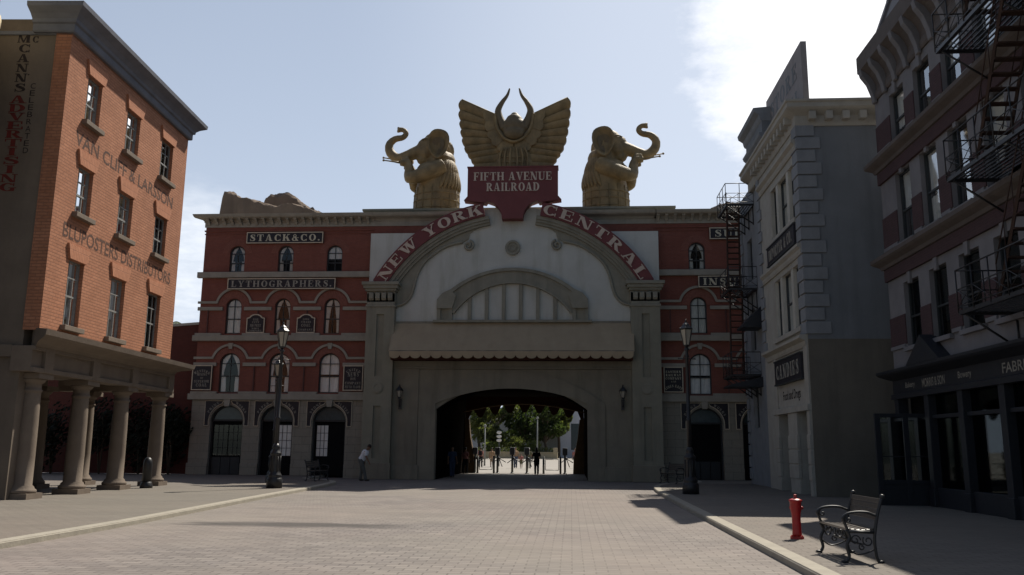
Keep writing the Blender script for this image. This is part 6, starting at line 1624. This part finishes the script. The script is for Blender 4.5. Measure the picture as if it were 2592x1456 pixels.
b = MB(); b.box(-11, 6.3, 0, 3, 0, .9); b.box(-11.1, 6.4, -.1, .3, .9, 1.05); b.box(5.6, 6.3, -.05, .4, 0, 1.75); b.build('wall', 'planter', pw, bevel=.03)
rnd = random.Random(4); b = MB()
for i in range(26): leaf_blob(b, (-10.5+i*.64, .9, 1.15), (.75, .9, .7), 130, .12, rnd, .2)
b.build('hedge', 'leaf2', pw, recalc=False)
def broad_tree(label, loc, h, r, seed, mat, n=3200, trunk_h=1.6, size=.34):
    rnd = random.Random(seed); t = thing('broadleaf_tree', label, 'tree', loc, 0, 'trees beyond the arch')
    b = MB(); b.tube(smooth_path([(0, 0, 0), (.12, 0, trunk_h*.6), (-.05, .1, trunk_h), (.1, 0, h*.6)], 4), [.34-.02*i for i in range(13)], 9)
    cl = []
    for i in range(15):
        a = rnd.uniform(0, 2*PI); q = rnd.uniform(.15, .8)*r; z = rnd.uniform(trunk_h+.4, h*.92)
        c = (cos(a)*q, sin(a)*q, z); cl.append(c); b.tube(smooth_path([(0, 0, trunk_h*.9), (c[0]*.4, c[1]*.4, z*.75), c], 3), [.13, .12, .10, .08, .07, .05, .03], 5)
    b.build('trunk', 'bark', t)
    b = MB()
    for c in cl: s = rnd.uniform(.3, .5); leaf_blob(b, c, (r*s, r*s, r*s*.72), n//15, size, rnd, .35)
    b.build('crown', mat, t, recalc=False)
broad_tree('olive green tree behind the planter, left of the middle of the tunnel view', (-13.5, 146, RZ), 10, 4.2, 11, 'leaf2', trunk_h=2.2)
broad_tree('dark green tree in the middle of the tunnel view', (-8.2, 148, RZ), 11, 4.6, 12, 'leaf1', trunk_h=2.6)
broad_tree('dark spreading tree leaning over the grey wall, right of the darkest tree', (-4.3, 144, RZ), 9.5, 3.6, 13, 'leaf1', trunk_h=2.8)
broad_tree('lighter olive tree at the right end of the group by the pale building', (-2.2, 150, RZ), 9.5, 2.6, 14, 'leaf2', trunk_h=4.2)
broad_tree('olive tree at the left edge of the tunnel view beside the pale building', (-16.3, 152, RZ), 9.5, 2.8, 15, 'leaf2', trunk_h=3.0)
def low_bush(label, loc, r, h, seed, mat):
    rnd = random.Random(seed); t = thing('shrub', label, 'shrub', loc, 0, 'shrubs in the planter')
    b = MB()
    for i in range(6): leaf_blob(b, (rnd.uniform(-.5, .5)*r, rnd.uniform(-.4, .4)*r, h*rnd.uniform(.3, .7)), (r*.6, r*.6, h*.4), 130, .2, rnd, .2)
    b.build('foliage', mat, t, recalc=False)
    b = MB(); b.tube([(0, 0, 0), (.05, 0, h*.6)], .05, 5); b.build('stem', 'bark', t)
low_bush('bright green bush in the planter below the three white plates', (-13.2, 142, .8), 1.7, 2.2, 21, 'leaf3')
low_bush('greyish bush in the planter in the middle of the tunnel view', (-8.6, 142.4, .8), 1.5, 2.6, 22, 'leaf2')
low_bush('bright bush in the planter right of the middle', (-6.2, 142, .8), 1.3, 2.0, 23, 'leaf3')
def far_building(label, loc, boxes, mat, win=None):
    t = thing('building', label, 'building', loc)
    b = MB()
    for q in boxes: b.box(*q)
    b.build('wall', mat, t)
    if win:
        m = MB(); m.box(*win); m.build('window', 'transom', t)
    b = MB(); q = boxes[0]; b.box(q[0]-.1, q[1]+.1, q[2]-.1, q[3]+.1, q[5], q[5]+.25); b.build('roof', 'grey_build', t)
far_building('tall pale wall seen at the left side of the tunnel view', (-17.0, 154, RZ), [(-3, 1.3, 0, 6, 0, 9.5)], 'white_build', (-2.4, -1.2, -.03, .2, 4.2, 5.6))
far_building('tall pale blue building at the right side of the tunnel view', (-1.0, 154, RZ), [(-.9, 6, 0, 8, 0, 10)], 'white_build', (1.0, 2.6, -.03, .2, 1.4, 6.0))
far_building('long low grey wall behind the trees at the right of the tunnel view', (-4.6, 151.5, RZ), [(-2.6, 2.65, 0, 1, 0, 5.4)], 'grey_build')
far_building('long grey building closing off the plaza behind all the trees', (-10, 165, RZ), [(-30, 40, 0, 8, 0, 9)], 'grey_build', (-12, -3, -.03, .2, 2, 5))
